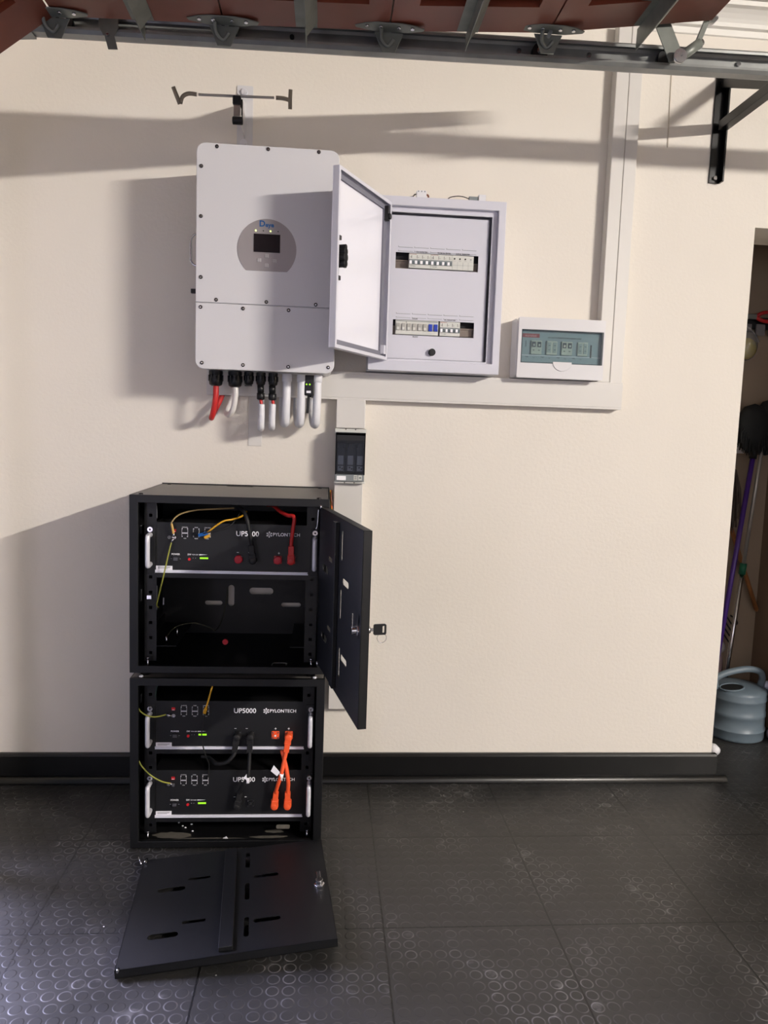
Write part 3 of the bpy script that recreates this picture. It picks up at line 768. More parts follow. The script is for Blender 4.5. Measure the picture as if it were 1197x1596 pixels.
mb.plate(rect(0.175, 1.470, 0.503, 1.919), [rect(0.205, 1.7545, 0.4725, 1.8045), rect(0.203, 1.5455, 0.468, 1.594)], V(0, cy_, 0), X, Z, Y, 0.002, M_BOX)
ic = mb.build('inner_cover', eb, 0.0006)
for z0 in (1.820, 1.612):            # pressed label slots
    for k in range(5):
        x = 0.213 + k*0.0515
        mb = MB(); mb.box(x, cy_-0.0008, z0, x+0.046, cy_, z0+0.0012, M_BRKG); mb.box(x-0.0005, cy_-0.001, z0, x+0.001, cy_, z0+0.004, M_BRKG); mb.box(x, cy_-0.0008, z0-0.012, x+0.046, cy_, z0-0.011, M_BRKG)
        mb.box(x-0.0005, cy_-0.001, z0-0.012, x+0.001, cy_, z0-0.009, M_BRKG)
        mb.build('label_slot', ic)
for s_, x, z, wdt in (('TO INVERTER', 0.2885, 1.8075, 1), ('FROM INVERTER', 0.3605, 1.8075, 1), ('SURGE ARRESTER', 0.4215, 1.8075, 1), ('SOLAR', 0.274, 1.598, 1), ('AC ISOLATOR', 0.388, 1.5985, 1), ('MAINS', 0.277, 1.541, 1)):
    mb = MB(); mb.text(s_, 0.0058, V(x, cy_-0.0006, z), X, Z, M_TXTK, 'CENTER', 0.02); mb.build('lettering', ic)
mb = MB(); mb.cyl(V(0.333, cy_, 1.4935), V(0.333, cy_-0.010, 1.4935), 0.0115, M_PLAST, 24); mb.cyl(V(0.333, cy_-0.010, 1.4935), V(0.333, cy_-0.014, 1.4935), 0.009, M_PLAST, 24); mb.build('turn_knob', ic)
mb = MB(); mb.box(0.178, cy_+0.030, 1.52, 0.50, cy_+0.034, 1.88, M_DARKIN); mb.build('dark_backing', eb)  # dark sheet added for the shade inside the box
for zc in (1.770, 1.562):
    mb = MB(); mb.box(0.180, cy_+0.018, zc-0.012, 0.498, cy_+0.030, zc+0.012, M_DIN); mb.box(0.180, cy_+0.014, zc+0.010, 0.498, cy_+0.018, zc+0.014, M_DIN); mb.build('mounting_rail', eb)
mb = MB(); mb.box(0.5095, by+0.02, 1.66, 0.511, by+0.024, 1.735, M_BRKG); mb.build('lock_slot', eb)
# its door
DW, DA = 0.354, -118.5
ed = thing('hinge_pivot', None, None)  # replaced below: the door is a rotated part of the box
bpy.data.objects.remove(ed)
H0 = V(0.167, by-0.001, 0); ang = math.radians(DA)
Ud = V(math.cos(ang), math.sin(ang), 0); Nd = V(math.sin(ang), -math.cos(ang), 0)   # Nd: outside face of the door
# when shut the outside faces the room; opened it faces left, the inside faces right
Nin = -Nd
zt0, zt1 = 1.459, 1.943
T = 0.017
mb = MB()
mb.prism(rect(0, zt0, DW, zt1), H0, Ud, Z, Nd, -0.0015, M_BOX) if False else None
O = H0
mb.plate(rect(0, zt0, DW, zt1), [], O, Ud, Z, Nin, 0.002, M_DOORIN)
for a, b, c, d in ((0, zt0, DW, zt0+0.002), (0, zt1-0.002, DW, zt1), (0, zt0, 0.002, zt1), (DW-0.002, zt0, DW, zt1)):
    mb.plate(rect(a, b, c, d), [], O + Nin*0.002, Ud, Z, Nin, T, M_BOX)
mb.plate(rect(0, zt0, DW, zt1), [rect(0.010, zt0+0.010, DW-0.010, zt1-0.010)], O + Nin*(T+0.002), Ud, Z, Nin, 0.0015, M_BOX)
dr = mb.build('door', eb, 0.0008)
M_GASK = mat('gasket_grey', (120, 120, 132), 0.6)
mb = MB()
mb.plate(rect(0.012, zt0+0.012, DW-0.012, zt1-0.012), [rect(0.030, zt0+0.026, DW-0.024, zt1-0.026)], O + Nin*0.002, Ud, Z, Nin, 0.006, M_GASK)
mb.build('gasket', dr)
mb = MB()
cu = O + Ud*(DW-0.030) + Nin*0.002
mb.plate(rect(-0.012, 1.665, 0.012, 1.745), [], cu, Ud, Z, Nin, 0.002, M_CHROME)
mb.build('latch_plate', dr)
mb = MB()
for z in (1.652, 1.760): mb.obox(cu + Z*z + Nin*0.006, Ud, Z, Nin, 0.006, 0.006, 0.006, M_PLAST)
for dz, r in ((1.722, 0.011), (1.706, 0.013), (1.690, 0.011), (1.734, 0.007)): mb.cyl(cu + Z*dz + Nin*0.002, cu + Z*dz + Nin*0.030, r, M_PLAST, 14)
mb.obox(cu + Z*1.708 + Nin*0.026, Ud, Z, Nin, 0.005, 0.030, 0.004, M_PLAST)
mb.build('latch', dr, 0.001)
mb = MB(); mb.cyl(O + Ud*(DW-0.03) + Z*1.700, O + Ud*(DW-0.03) + Z*1.700 + Nd*0.010, 0.006, M_CHROME, 10); mb.build('lock_barrel', dr)
mb = MB(); mb.obox(O + Ud*0.022 + Z*1.905 + Nin*0.012, Ud, Z, Nin, 0.007, 0.022, 0.008, M_PLAST); mb.cyl(O + Ud*0.020 + Z*1.896 + Nin*0.012, O + Ud*0.020 + Z*1.896 + Nin*0.026, 0.009, M_PLAST, 12); mb.build('hinge', dr, 0.001)
mb = MB(); mb.obox(O + Ud*0.018 + Z*1.49 + Nin*0.012, Ud, Z, Nin, 0.007, 0.014, 0.008, M_BOX); mb.build('hinge', dr, 0.001)

def breaker(name, label, x0, zc, poles, pw, kind, group=None):
    """row of poles on one body; kind = breaker / surge / switch"""
    x1 = x0 + poles*pw; yf = -0.096
    t = thing(name, label, 'circuit breaker' if kind != 'surge' else 'surge arrester', ((x0+x1)/2, -0.06, zc-0.0225), group=group)
    h = 0.0225
    mb = MB(); mb.box(x0+0.0003, yf+0.004, zc-h, x1-0.0003, -0.072, zc+h, M_BRK)
    if kind == 'breaker': mb.box(x0+0.0003, yf, zc-0.010, x1-0.0003, yf+0.006, zc+0.004, M_BRKG)
    mb.build('body', t, 0.0006)
    for k in range(poles):
        xa = x0 + k*pw
        if kind == 'breaker':
            mb = MB(); mb.box(xa+0.001, yf-0.004, zc-0.011, xa+pw*0.50, yf+0.002, zc-0.001, M_TXTW)
            tg = mb.build('toggle', t, 0.0008)
            mb = MB(); mb.box(xa+pw*0.52, yf-0.0006, zc-0.011, xa+pw*0.9, yf+0.002, zc-0.001, mat('toggle_well', (86, 96, 102), 0.5)); mb.build('toggle_slot', t)
        elif kind == 'surge':
            mb = MB(); mb.cyl(V(xa+pw*0.42, yf+0.004, zc+0.012), V(xa+pw*0.42, yf+0.0025, zc+0.012), 0.0026, M_TXTK, 12) if k < 3 else mb.box(xa+pw*0.3, yf+0.0035, zc+0.010, xa+pw*0.6, yf+0.004, zc+0.013, M_BRKG)
            mb.build('status_window', t)
        else:
            blue = k >= poles-2
            mb = MB(); mb.box(xa+pw*0.16, yf-0.0005, zc-0.010, xa+pw*0.84, yf+0.006, zc+0.012, M_BRKB if blue else mat('rocker_grey', (168, 166, 160), 0.4)); mb.build('rocker', t, 0.0008)
            if not blue:
                mb = MB(); mb.box(xa+pw*0.22, yf-0.0012, zc-0.009, xa+pw*0.66, yf, zc+0.000, M_BRK); mb.build('rocker_tab', t)
    mb = MB()
    if kind == 'breaker':
        for k in range(poles):
            xa = x0 + k*pw
            mb.box(xa+pw*0.45, yf+0.0036, zc+0.0075, xa+pw*0.52, yf+0.004, zc+0.017, M_TXTK)
            mb.text('32' if k == 0 else 'a', 0.0055, V(xa+pw*0.72 if k else xa+pw*0.36, yf+0.0036, zc+0.011), X, Z, M_TXTK)
        mb.text('C32 6kA', 0.0045, V(x0+pw*0.75, yf+0.0036, zc-0.0165), X, Z, M_TXTK)
        mb.box(x0+0.001, yf+0.0036, zc+0.0195, x0+pw*1.4, yf+0.004, zc+0.0205, M_BADGE)
    elif kind == 'surge':
        for k in range(4):
            mb.text('275V', 0.0038, V(x0+pw*(k+0.45), yf+0.0036, zc+0.005), X, Z, M_TXTG)
            mb.box(x0+pw*k, yf+0.0036, zc-h, x0+pw*k+0.0005, yf+0.004, zc+0.003, M_TXTG)
        mb.box(x0, yf+0.0036, zc-0.008, x1, yf+0.004, zc-0.0075, M_TXTG)
    else:
        mb.box(x0+0.002, yf+0.0036, zc+0.0185, x1-0.002, yf+0.004, zc+0.0205, M_BRKG)
        mb.text('0', 0.006, V(x0+pw*2.0, yf+0.0036, zc+0.0155), X, Z, M_TXTK)
    mb.build('printed_marks', t)
    return t
pw = 0.01745
breaker('circuit_breaker', 'four pole breaker under the words TO INVERTER, left of the upper row', 0.2475, 1.7795, 4, pw, 'breaker')
breaker('circuit_breaker', 'four pole breaker under the words FROM INVERTER, middle of the upper row', 0.2475+4*pw, 1.7795, 4, pw, 'breaker')
breaker('surge_arrester', 'grey surge arrester with three black dots at right of the upper row', 0.2475+8*pw, 1.7795, 4, pw, 'surge')
breaker('changeover_switch', 'eight rocker switch row with two blue rockers in the lower row', 0.2115, 1.570, 8, pw, 'switch')
breaker('circuit_breaker', 'four pole breaker under the words AC ISOLATOR in the lower row', 0.3555, 1.570, 4, pw*0.955, 'breaker')
mb = MB()
# wiring connectors lying on top of the box
t = thing('terminal_block', 'small white terminal block lying on top of the distribution box, left one', 'terminal block', (0.278, -0.10, bz1))
mb = MB(); mb.box(0.262,-0.112,bz1,0.294,-0.092,bz1+0.021,M_PVCW); mb.box(0.266,-0.106,bz1+0.021,0.292,-0.095,bz1+0.025,M_PVCW); mb.build('body', t, 0.0012)
for k in range(3):
    mb = MB(); mb.cyl(V(0.268+k*0.010,-0.1125,bz1+0.0195), V(0.268+k*0.010,-0.109,bz1+0.0195), 0.0022, M_BRKG, 8); mb.build('screw', t)
mb = MB(); mb.tube(spline([(0.236,-0.100,bz1+0.003),(0.252,-0.102,bz1+0.006),(0.256,-0.102,bz1+0.011),(0.262,-0.102,bz1+0.013)]), 0.0018, M_PLAST, 6)
tag(mb.build('wire'), 'thin black wire stub at left of the left terminal block', 'wire')
mb = MB(); mb.tube(spline([(0.294,-0.102,bz1+0.013),(0.300,-0.102,bz1+0.011),(0.302,-0.100,bz1+0.003)]), 0.0028, mat('brown_cable'), 6)
tag(mb.build('wire'), 'short brown wire stub at right of the left terminal block', 'wire')
t = thing('terminal_block', 'small white terminal block on top of the distribution box, right one', 'terminal block', (0.458, -0.10, bz1))
mb = MB(); mb.box(0.460,-0.114,bz1,0.483,-0.09,bz1+0.020,M_PVCW); mb.build('body', t, 0.0012)
mb = MB(); mb.box(0.430,-0.110,bz1,0.460,-0.092,bz1+0.014,M_BRKG); mb.build('metal_jaw', t, 0.001)
mb = MB(); mb.tube(spline([(0.360,-0.098,bz1+0.002),(0.372,-0.098,bz1+0.011),(0.394,-0.100,bz1+0.015),(0.414,-0.100,bz1+0.014),(0.432,-0.101,bz1+0.008)]), 0.0014, M_PLAST, 6)
tag(mb.build('wire'), 'black wire arching on top of the distribution box to the right block', 'wire')

# ================================================================== SMALL CONSUMER UNIT
cx0, cx1, cz0, cz1, cy = 0.617, 0.908, 1.4255, 1.6205, -0.088
cu = thing('consumer_unit', 'small white consumer unit with a smoked window above the long trunking', 'electrical box', ((cx0+cx1)/2, 0, cz0))
mb = MB()
mb.prism([(0, cz0+0.001), (-0.050, cz0+0.001), (-0.076, cz0+0.008), (-0.076, cz1-0.010), (-0.050, cz1), (0, cz1)], V(cx0-0.003, 0, 0), Y, Z, X, cx1-cx0+0.004, M_WHITE); mb.build('case', cu, 0.003)
mb = MB()
wn = rect(0.628, 1.474, 0.9035, 1.582)
pts = [(0.628,1.474),(0.720,1.474)] + [(0.7425+0.030*math.cos(t)*1.0-0.0, 1.474-0.022*math.sin(t)) for t in [PI - PI*i/10 for i in range(11)]][0:0] + [(0.9035,1.474),(0.9035,1.582),(0.628,1.582)]
mb.plate(rrect(cx0, cz0, cx1, cz1, 0.004), [pts], V(0, cy, 0), X, Z, Y, 0.012, M_WHITE); mb.build('front_frame', cu, 0.0015)
mb = MB(); mb.box(0.6275, -0.0775, 1.473, 0.9045, -0.0762, 1.583, M_TEAL); ip = mb.build('inner_panel', cu)
mb = MB(); mb.plate(rect(0.630, 1.476, 0.9015, 1.580), [], V(0, -0.0885, 0), X, Z, Y, 0.001, M_SMOKE)
mb.build('smoked_window', cu)
M_DKT = mat('window_edge', (36, 50, 58), 0.3)
mb = MB(); mb.plate(rect(0.6285, 1.4745, 0.903, 1.5815), [rect(0.6305, 1.4765, 0.898, 1.579)], V(0, -0.089, 0), X, Z, Y, 0.003, M_DKT); mb.build('window_rim', cu)
mb = MB()
arc = [(0.768 + 0.032*math.cos(t), 1.480 - 0.030*math.sin(t)*1.0) for t in [PI*i/16 for i in range(17)]]
mb.prism(arc, V(0, cy-0.003, 0), X, Z, Y, 0.004, M_WHITE); mb.build('finger_grip', cu, 0.001)
mb = MB(); mb.box(0.632,-0.0784,1.557,0.690,-0.0774,1.5695,M_BADGE); bd = mb.build('brand_badge', cu)
mb = MB(); mb.text('eurolux', 0.0125, V(0.661,-0.0787,1.5630), X, Z, mat('lettering_pink', (190, 130, 128), 0.5), 'CENTER', 0.02); mb.build('lettering', bd)
mb = MB(); mb.text('DO NOT OPERATE FUSE UNDER LOAD', 0.0064, V(0.775,-0.0780,1.5585), X, Z, M_TXTK, 'CENTER', 0.02); mb.build('warning_lettering', cu)
mb = MB(); mb.box(0.630,-0.0779,1.5505,0.900,-0.0775,1.5513,M_BRKG); mb.box(0.630,-0.0779,1.4990,0.900,-0.0775,1.4998,M_LABEL); mb.box(0.6445,-0.0779,1.5265,0.6465,-0.0775,1.547,M_DKT); mb.build('ruled_lines', cu)
mb = MB(); mb.box(0.864,-0.0790,1.4985,0.868,-0.0774,1.540,M_TXTK); mb.build('black_slot', cu)
for x, s_ in ((0.6505,'FUSE'), (0.703,'FUSE'), (0.756,'FUSE'), (0.808,'FUSE')):
    mb = MB(); mb.text(s_, 0.0042, V(x,-0.0780,1.4945), X, Z, M_TXTK, 'CENTER', 0.02); mb.text('fuse', 0.0042, V(x+0.024,-0.0780,1.4925), X, Z, M_TXTK); mb.build('lettering', cu)
def dp(kind, x0, wdt, label):
    t = thing('circuit_breaker' if kind == 'b' else 'fuse_holder', label, 'circuit breaker' if kind == 'b' else 'fuse holder', (x0+wdt/2, -0.078, 1.503))
    mb = MB(); mb.box(x0,-0.0835,1.503,x0+wdt,-0.0774,1.5475,M_UNITB); mb.build('body', t, 0.0008)
    for k in range(2):
        xa = x0 + k*wdt/2
        if kind == 'b':
            mb = MB(); mb.box(xa+0.003,-0.086,1.526,xa+wdt/2-0.003,-0.0835,1.543,M_DKT); mb.box(xa+0.006,-0.087,1.529,xa+wdt/2-0.006,-0.0855,1.536,M_UNITB); mb.build('toggle', t, 0.0005)
            mb = MB(); mb.box(xa+0.006,-0.0839,1.515,xa+wdt/2-0.006,-0.0834,1.517,M_TXTK); mb.build('printed_mark', t)
        else:
            mb = MB(); mb.box(xa+0.003,-0.0850,1.510,xa+wdt/2-0.003,-0.0835,1.543,mat('holder_lever', (140, 154, 150), 0.5)); mb.build('lever', t, 0.0006)
            mb = MB(); mb.box(xa+0.006,-0.0855,1.518,xa+wdt/2-0.006,-0.0849,1.5195,M_DKT); mb.box(xa+0.006,-0.0855,1.532,xa+wdt/2-0.006,-0.0849,1.5335,M_DKT); mb.build('printed_mark', t)
    return t
dp('b', 0.662, 0.036, 'two pole breaker nearest the red badge in the small unit')
dp('f', 0.714, 0.036, 'pale two lever fuse holder between the two breakers in the small unit')
dp('b', 0.765, 0.036, 'two pole breaker in the middle of the small unit, right of the pale holder')
dp('f', 0.819, 0.034, 'pale two lever fuse holder beside the black slot in the small unit')

# ================================================================== BLACK CABINETS
RX0, RX1, RYF, RYB = -0.540, 0.013, -0.441, -0.022
def cabinet(label, z0, z1, foot):
    t = thing('battery_cabinet', label, 'cabinet', ((RX0+RX1)/2, -0.23, z0-foot))
    a, b = 0.024, 0.022
    mb = MB(); mb.plate(rect(RX0, z0, RX1, z1), [rect(RX0+a, z0+b-0.002, RX1-a, z1-b)], V(0, RYF, 0), X, Z, Y, 0.014, M_BLACK)
    mb.build('front_frame', t, 0.0012)
    M_TOP = mat('cabinet_top_grey', (104, 100, 96), 0.45, noise=0.1, nscale=12)  # top panel grey, lighter than the black sides
    for xs in (RX0+0.001, RX1-0.004):
        mb = MB(); mb.box(xs, RYF+0.014, z0, xs+0.003, RYB, z1, M_BLACKD); mb.build('side_panel', t)
    mb = MB(); mb.box(RX0+0.004, RYF+0.014, z0, RX1-0.004, RYB, z0+0.004, M_BLACKD); mb.build('bottom_panel', t)
    mb = MB(); mb.box(RX0+0.001, RYF+0.012, z1-0.004, RX1-0.001, RYB, z1, M_TOP)
    tp = mb.build('top_panel', t)
    return t, tp
up_, tp1 = cabinet('upper black battery cabinet with its door open and one battery inside', 0.5293, 1.0364, 0.016)
lo_, tp2 = cabinet('lower black battery cabinet on the floor holding two batteries', 0.004, 0.5134, 0.004)
for t, z0, z1, holes in ((up_, 0.5293, 1.0364, 1), (lo_, 0.004, 0.5134, 0)):
    # back panel with stadium shaped cable holes (the upper one shows them)
    hs = [rrect(-0.3185, 0.627, -0.2985, 0.700, 0.0098), rrect(-0.396, 0.630, -0.338, 0.645, 0.0072), rrect(-0.248, 0.669, -0.168, 0.692, 0.0112), rrect(-0.140, 0.627, -0.074, 0.642, 0.0072)]
    if not holes: hs = [[(x, z-0.525) for x, z in h] for h in hs] ; hs = [h for h in hs]
    mb = MB(); mb.plate(rect(RX0+0.004, z0+0.004, RX1-0.004, z1-0.004), hs, V(0, RYB-0.004, 0), X, Z, Y, 0.002, M_BLACKD)
    mb.build('back_panel', t)
    # mounting rails with square holes
    for x0 in (RX0+0.030, RX1-0.064):
        hl = []
        z = z0 + 0.04
        while z < z1-0.04: hl.append(rect(x0+0.013, z, x0+0.022, z+0.009)); z += 0.0445
        mb = MB(); mb.plate(rect(x0, z0+0.02, x0+0.034, z1-0.018), hl, V(0, -0.392, 0), X, Z, Y, 0.002, M_BLACK)
        mb.build('mounting_rail', t)
    for x in (-0.495, -0.029):
        mb = MB(); mb.cyl(V(x, -0.415, z0+0.004), V(x, -0.415, z0+0.034), 0.0032, M_CHROME, 10); mb.cyl(V(x, -0.415, z0+0.034), V(x, -0.415, z0+0.038), 0.0045, M_CHROME, 10)
        mb.build('levelling_bolt', t)
for x in (-0.505, -0.03):
    for y in (-0.40, -0.07):
        mb = MB(); mb.cyl(V(x, y, 0.5134), V(x, y, 0.5293), 0.014, M_PLAST, 16); mb.build('foot', up_)
        mb = MB(); mb.cyl(V(x, y, 0.0), V(x, y, 0.004), 0.014, M_PLAST, 16); mb.build('foot', lo_)
for x in (-0.512, -0.018):
    for y in (-0.424, -0.045):
        mb = MB(); mb.lathe([(0.0065, 0), (0.006, 0.003), (0.0001, 0.0042)], V(x, y, 1.0364), M_PLAST, 12); mb.build('screw', up_)
        mb = MB(); mb.lathe([(0.0065, 0), (0.006, 0.003), (0.0001, 0.0042)], V(x, y, 0.5134), M_ALU, 12); mb.build('screw', lo_)
mb = MB(); mb.box(RX0+0.001, RYB-0.004, 1.0364, RX1-0.001, RYB, 1.0400, M_PLAST); mb.build('rear_lip', up_)
mb = MB(); mb.plate(rrect(-0.325, -0.062, -0.238, -0.040, 0.006), [rrect(-0.322, -0.059, -0.241, -0.043, 0.005)], V(0, 0, 1.0364), X, Y, Z, 0.0008, M_PLAST); mb.build('knockout', up_)
# angle shelves for the empty bay of the upper cabinet
mb = MB(); mb.box(-0.510, -0.39, 0.592, -0.420, -0.12, 0.594, M_BLACK); mb.box(-0.510, -0.39, 0.594, -0.508, -0.12, 0.625, M_BLACK); sh = mb.build('support_shelf', up_, 0.0005)
mb = MB(); mb.box(-0.092, -0.39, 0.592, -0.017, -0.12, 0.594, M_BLACK); mb.box(-0.019, -0.39, 0.594, -0.017, -0.12, 0.625, M_BLACK); mb.build('support_shelf', up_, 0.0005)
mb = MB(); mb.cyl(V(-0.452,-0.37,0.594), V(-0.452,-0.37,0.618), 0.003, M_CHROME, 8); mb.build('bolt', up_)
mb = MB(); mb.cyl(V(-0.435,-0.30,0.594), V(-0.435,-0.30,0.622), 0.003, M_CHROME, 8); mb.build('bolt', up_)
mb = MB(); mb.cyl(V(-0.291,-0.30,0.583), V(-0.291,-0.307,0.583), 0.0085, M_REDD, 16)
tag(mb.build('dust_cap'), 'red round cap in the dark bottom of the upper cabinet', 'cap')
# cage nuts and pale strips painted for light through left slots and gaps
mb = MB(); mb.box(-0.502,-0.402,0.733,-0.488,-0.394,0.745,M_CHROME); mb.build('cage_nut', up_, 0.001)
for x, y, z0_, z1_, p in ((-0.5355, -0.33, 0.71, 0.745, up_), (-0.5355, -0.33, 0.91, 0.935, up_), (-0.5355, -0.33, 0.40, 0.425, lo_)):
    mb = MB(); mb.box(x, y, z0_, x+0.001, y+0.012, z1_, mat('slot_light', (150, 150, 156), 0.6)); mb.build('slot_light_strip', p)
for z0_, z1_, x, p in ((0.965, 1.000, -0.477, up_), (0.700, 0.770, -0.4765, up_), (0.715, 0.735, -0.457, up_), (0.462, 0.492, -0.477, lo_)):
    mb = MB(); mb.box(x-0.0015, -0.389, z0_, x+0.0015, -0.387, z1_, mat('slot_light')); mb.build('gap_light_strip', p)
for z0_, p in ((0.97, up_),):
    mb = MB(); mb.tube(spline([(-0.018,-0.4425,1.008),(-0.019,-0.4435,0.985),(-0.020,-0.4435,0.965),(-0.0235,-0.444,0.952)]), 0.0022, M_CHROME, 6); mb.build('hinge_pin', p)
# wire loop on the cabinet floor
mb = MB(); mb.tube(spline([(-0.145,-0.38,0.535),(-0.143,-0.36,0.535),(-0.135,-0.355,0.535),(-0.108,-0.355,0.535),(-0.100,-0.36,0.535),(-0.102,-0.375,0.535)]), 0.0015, M_STEEL, 6)
tag(mb.build('wire_clip'), 'thin bent wire lying on the bottom of the upper cabinet', 'wire')
# dust and filings scattered inside the lower cabinet, and the open slot in its rear edge
M_DUST = mat('cement_dust', (92, 88, 80), 0.9, noise=0.3, nscale=60)
for i, (xa, xb, ya, yb) in enumerate(((-0.49,-0.37,-0.40,-0.36), (-0.44,-0.20,-0.41,-0.395), (-0.20,-0.08,-0.40,-0.385), (-0.16,-0.10,-0.37,-0.35))):
    mb = MB(); n = 22
    pts = [((xa+xb)/2 + (xb-xa)/2*math.cos(2*PI*k/n)*random.uniform(0.75, 1.05), (ya+yb)/2 + (yb-ya)/2*math.sin(2*PI*k/n)*random.uniform(0.7, 1.1)) for k in range(n)]
    mb.prism(pts, V(0, 0, 0.0082), X, Y, Z, 0.0006, M_DUST); mb.build('dust_patch', lo_)['label'] = 'grey dust patch'
mb = MB(); mb.prism([(-0.28,0),(-0.262,0.002),(-0.268,0.010),(-0.276,0.006)], V(0,-0.408,0.009), X, Z, Y, 0.0015, M_LABEL)
tag(mb.build('paper_scrap'), 'tiny white scrap lying on the bottom of the lower cabinet', 'scrap')
for x, y, wh in ((-0.425,-0.31,'leftmost'),(-0.41,-0.33,'second from left'),(-0.40,-0.34,'middle'),(-0.385,-0.32,'second from right'),(-0.375,-0.36,'rightmost and nearest')):
    mb = MB(); mb.ball(V(x, y, 0.0105), 0.0026, M_TXTW, 8, (1.3, 1, 0.8))
    tag(mb.build('plaster_crumb'), 'white plaster crumb under the bottom battery, ' + wh + ' of the five', 'crumb', 'plaster crumbs in the lower cabinet')
mb = MB(); mb.plate(rrect(-0.122,0.030,-0.082,0.043,0.004), [], V(0,-0.3865,0), X, Z, Y, 0.001, M_DUST); mb.build('rear_slot', lo_)['label'] = 'grey slot below the lowest battery'

# door of a cabinet, in its own frame: u along width from the hinge, v up, inside face towards -n
def cab_door(parent_or_none, o, U, W, n_in, name='door', tagd=None):
    """o: hinge lower corner, U width dir, W height dir, n_in: direction of the inside face"""
    w_, h_ = 0.498, 0.4505
    hs = [rrect(0.282, v-0.0375, 0.294, v+0.0375, 0.0058) for v in (0.385, 0.238, 0.092)]
    hs += [rrect(0.304, v-0.008, 0.370, v+0.008, 0.0075) for v in (0.300, 0.110)]
    hs += [rrect(0.057, v-0.010, 0.128, v+0.010, 0.0095) for v in (0.290, 0.101)]
    hs += [rrect(0.132, v-0.006, 0.190, v+0.006, 0.0055) for v in (0.327, 0.141)]
    mb = MB(); mb.plate(rect(0, 0, w_, h_), hs, o, U, W, -n_in, 0.002, M_BLACK)
    for a, b, c, d in ((0, 0, w_, 0.002), (0, h_-0.002, w_, h_), (w_-0.002, 0, w_, h_), (0, 0, 0.002, h_)):
        mb.plate(rect(a, b, c, d), [], o, U, W, -n_in, 0.020, M_BLACK)
    mb.plate(rect(0, 0, w_, h_), [[(p[0], p[1]) for p in rect(0.012, 0.012, w_-0.012, h_-0.012)]], o - n_in*0.018, U, W, -n_in, 0.002, M_BLACK)
    return mb, w_, h_
def cab_door_extras(d, o, U, W, n_in, key):
    mb = MB(); 
    mb.plate(rect(0.226, 0.012, 0.258, 0.4385), [], o, U, W, n_in, 0.011, M_BLACK); mb.build('stiffener', d, 0.001)
    c = o + U*0.474 + W*0.222
    mb = MB(); mb.cyl(c, c + n_in*0.016, 0.0095, M_CHROME, 18); mb.lathe([(0.014,0),(0.014,0.004),(0.010,0.005)], c, M_CHROME, 6, A=U, B=W, C=n_in)
    mb.obox(c + n_in*0.014 + W*0.018, U, W, n_in, 0.005, 0.022, 0.0012, M_CHROME); mb.build('cam_lock', d, 0.0006)
    for v in (0.0, 0.4505):
        s_ = -1 if v == 0 else 1
        mb = MB(); mb.cyl(o + U*0.008 + W*(v - 0.006*s_), o + U*0.008 + W*(v + 0.006*s_), 0.003, M_CHROME, 8); mb.build('hinge_pin', d)
    if key:
        k = c - n_in*0.020
        mb = MB(); mb.cyl(k, k - n_in*0.008, 0.008, M_CHROME, 16); mb.obox(k - n_in*0.016, n_in, W, U, 0.010, 0.0035, 0.001, M_CHROME)
        ky = mb.build('key_blade', d)
        mb = MB(); mb.plate(rrect(0.0, -0.0125, 0.030, 0.0125, 0.004), [rrect(0.021, -0.008, 0.026, 0.008, 0.002)], k - n_in*0.016 - U*0.002, -n_in, W, U, 0.004, M_PLAST); mb.build('key_head', d, 0.0006)
        rc = k - n_in*0.036 - W*0.020
        mb = MB(); mb.tube([rc + (-n_in*math.cos(a) + W*math.sin(a))*0.011 for a in [2*PI*i/20 for i in range(21)]], 0.0007, M_CHROME, 6, cap=False); mb.build('key_ring', d)
# upper cabinet's own door, swung wide open
ua = -1.372
o1 = V(-0.013, RYF-0.003, 0.5655); U1 = V(math.cos(ua), math.sin(ua), 0); nin = V(-math.sin(ua+PI)*0, 0, 0)
n1 = U1.cross(Z); n1 = n1 if n1.x < 0 else -n1     # inside face looks left
mb, _, _ = cab_door(up_, o1, U1, Z, n1)
d1 = mb.build('door', up_, 0.0006)
cab_door_extras(d1, o1, U1, Z, n1, True)
# the lower cabinet's door, taken off and lying on the floor
yaw, rollx, tilt = 0.0931, math.asin((0.0465-0.0131)/0.498), -0.0229
ld = thing('cabinet_door', 'black slotted cabinet door lying on the floor before the lower cabinet', 'cabinet door', (-0.18, -0.72, 0.0))
U2 = V(math.cos(yaw), math.sin(yaw), (0.0465-0.0131)/0.498).normalized()
W2 = V(-math.sin(yaw), math.cos(yaw), tilt); W2 = (W2 - U2*W2.dot(U2)).normalized()
n2 = U2.cross(W2)
o2 = V(-0.4401, -0.9682, 0.0235)
mb, _, _ = cab_door(None, o2, U2, W2, n2)
mb.build('panel', ld, 0.0006)
cab_door_extras(ld, o2, U2, W2, n2, False)
mb = MB(); cc = o2 + U2*0.474 + W2*0.222
mb.cyl(cc - n2*0.018, cc - n2*0.034, 0.009, M_CHROME, 16); mb.build('lock_barrel', ld)
mb = MB(); q = o2 + W2*0.425 + n2*0.003
mb.tube([q - U2*0.004, q - U2*0.012 + W2*0.02 + n2*0.012], 0.0022, M_CHROME, 6); mb.cyl(q + U2*0.006 + W2*0.004, q + U2*0.008 + W2*0.022, 0.0045, M_CHROME, 8); mb.build('hinge_spring', ld)

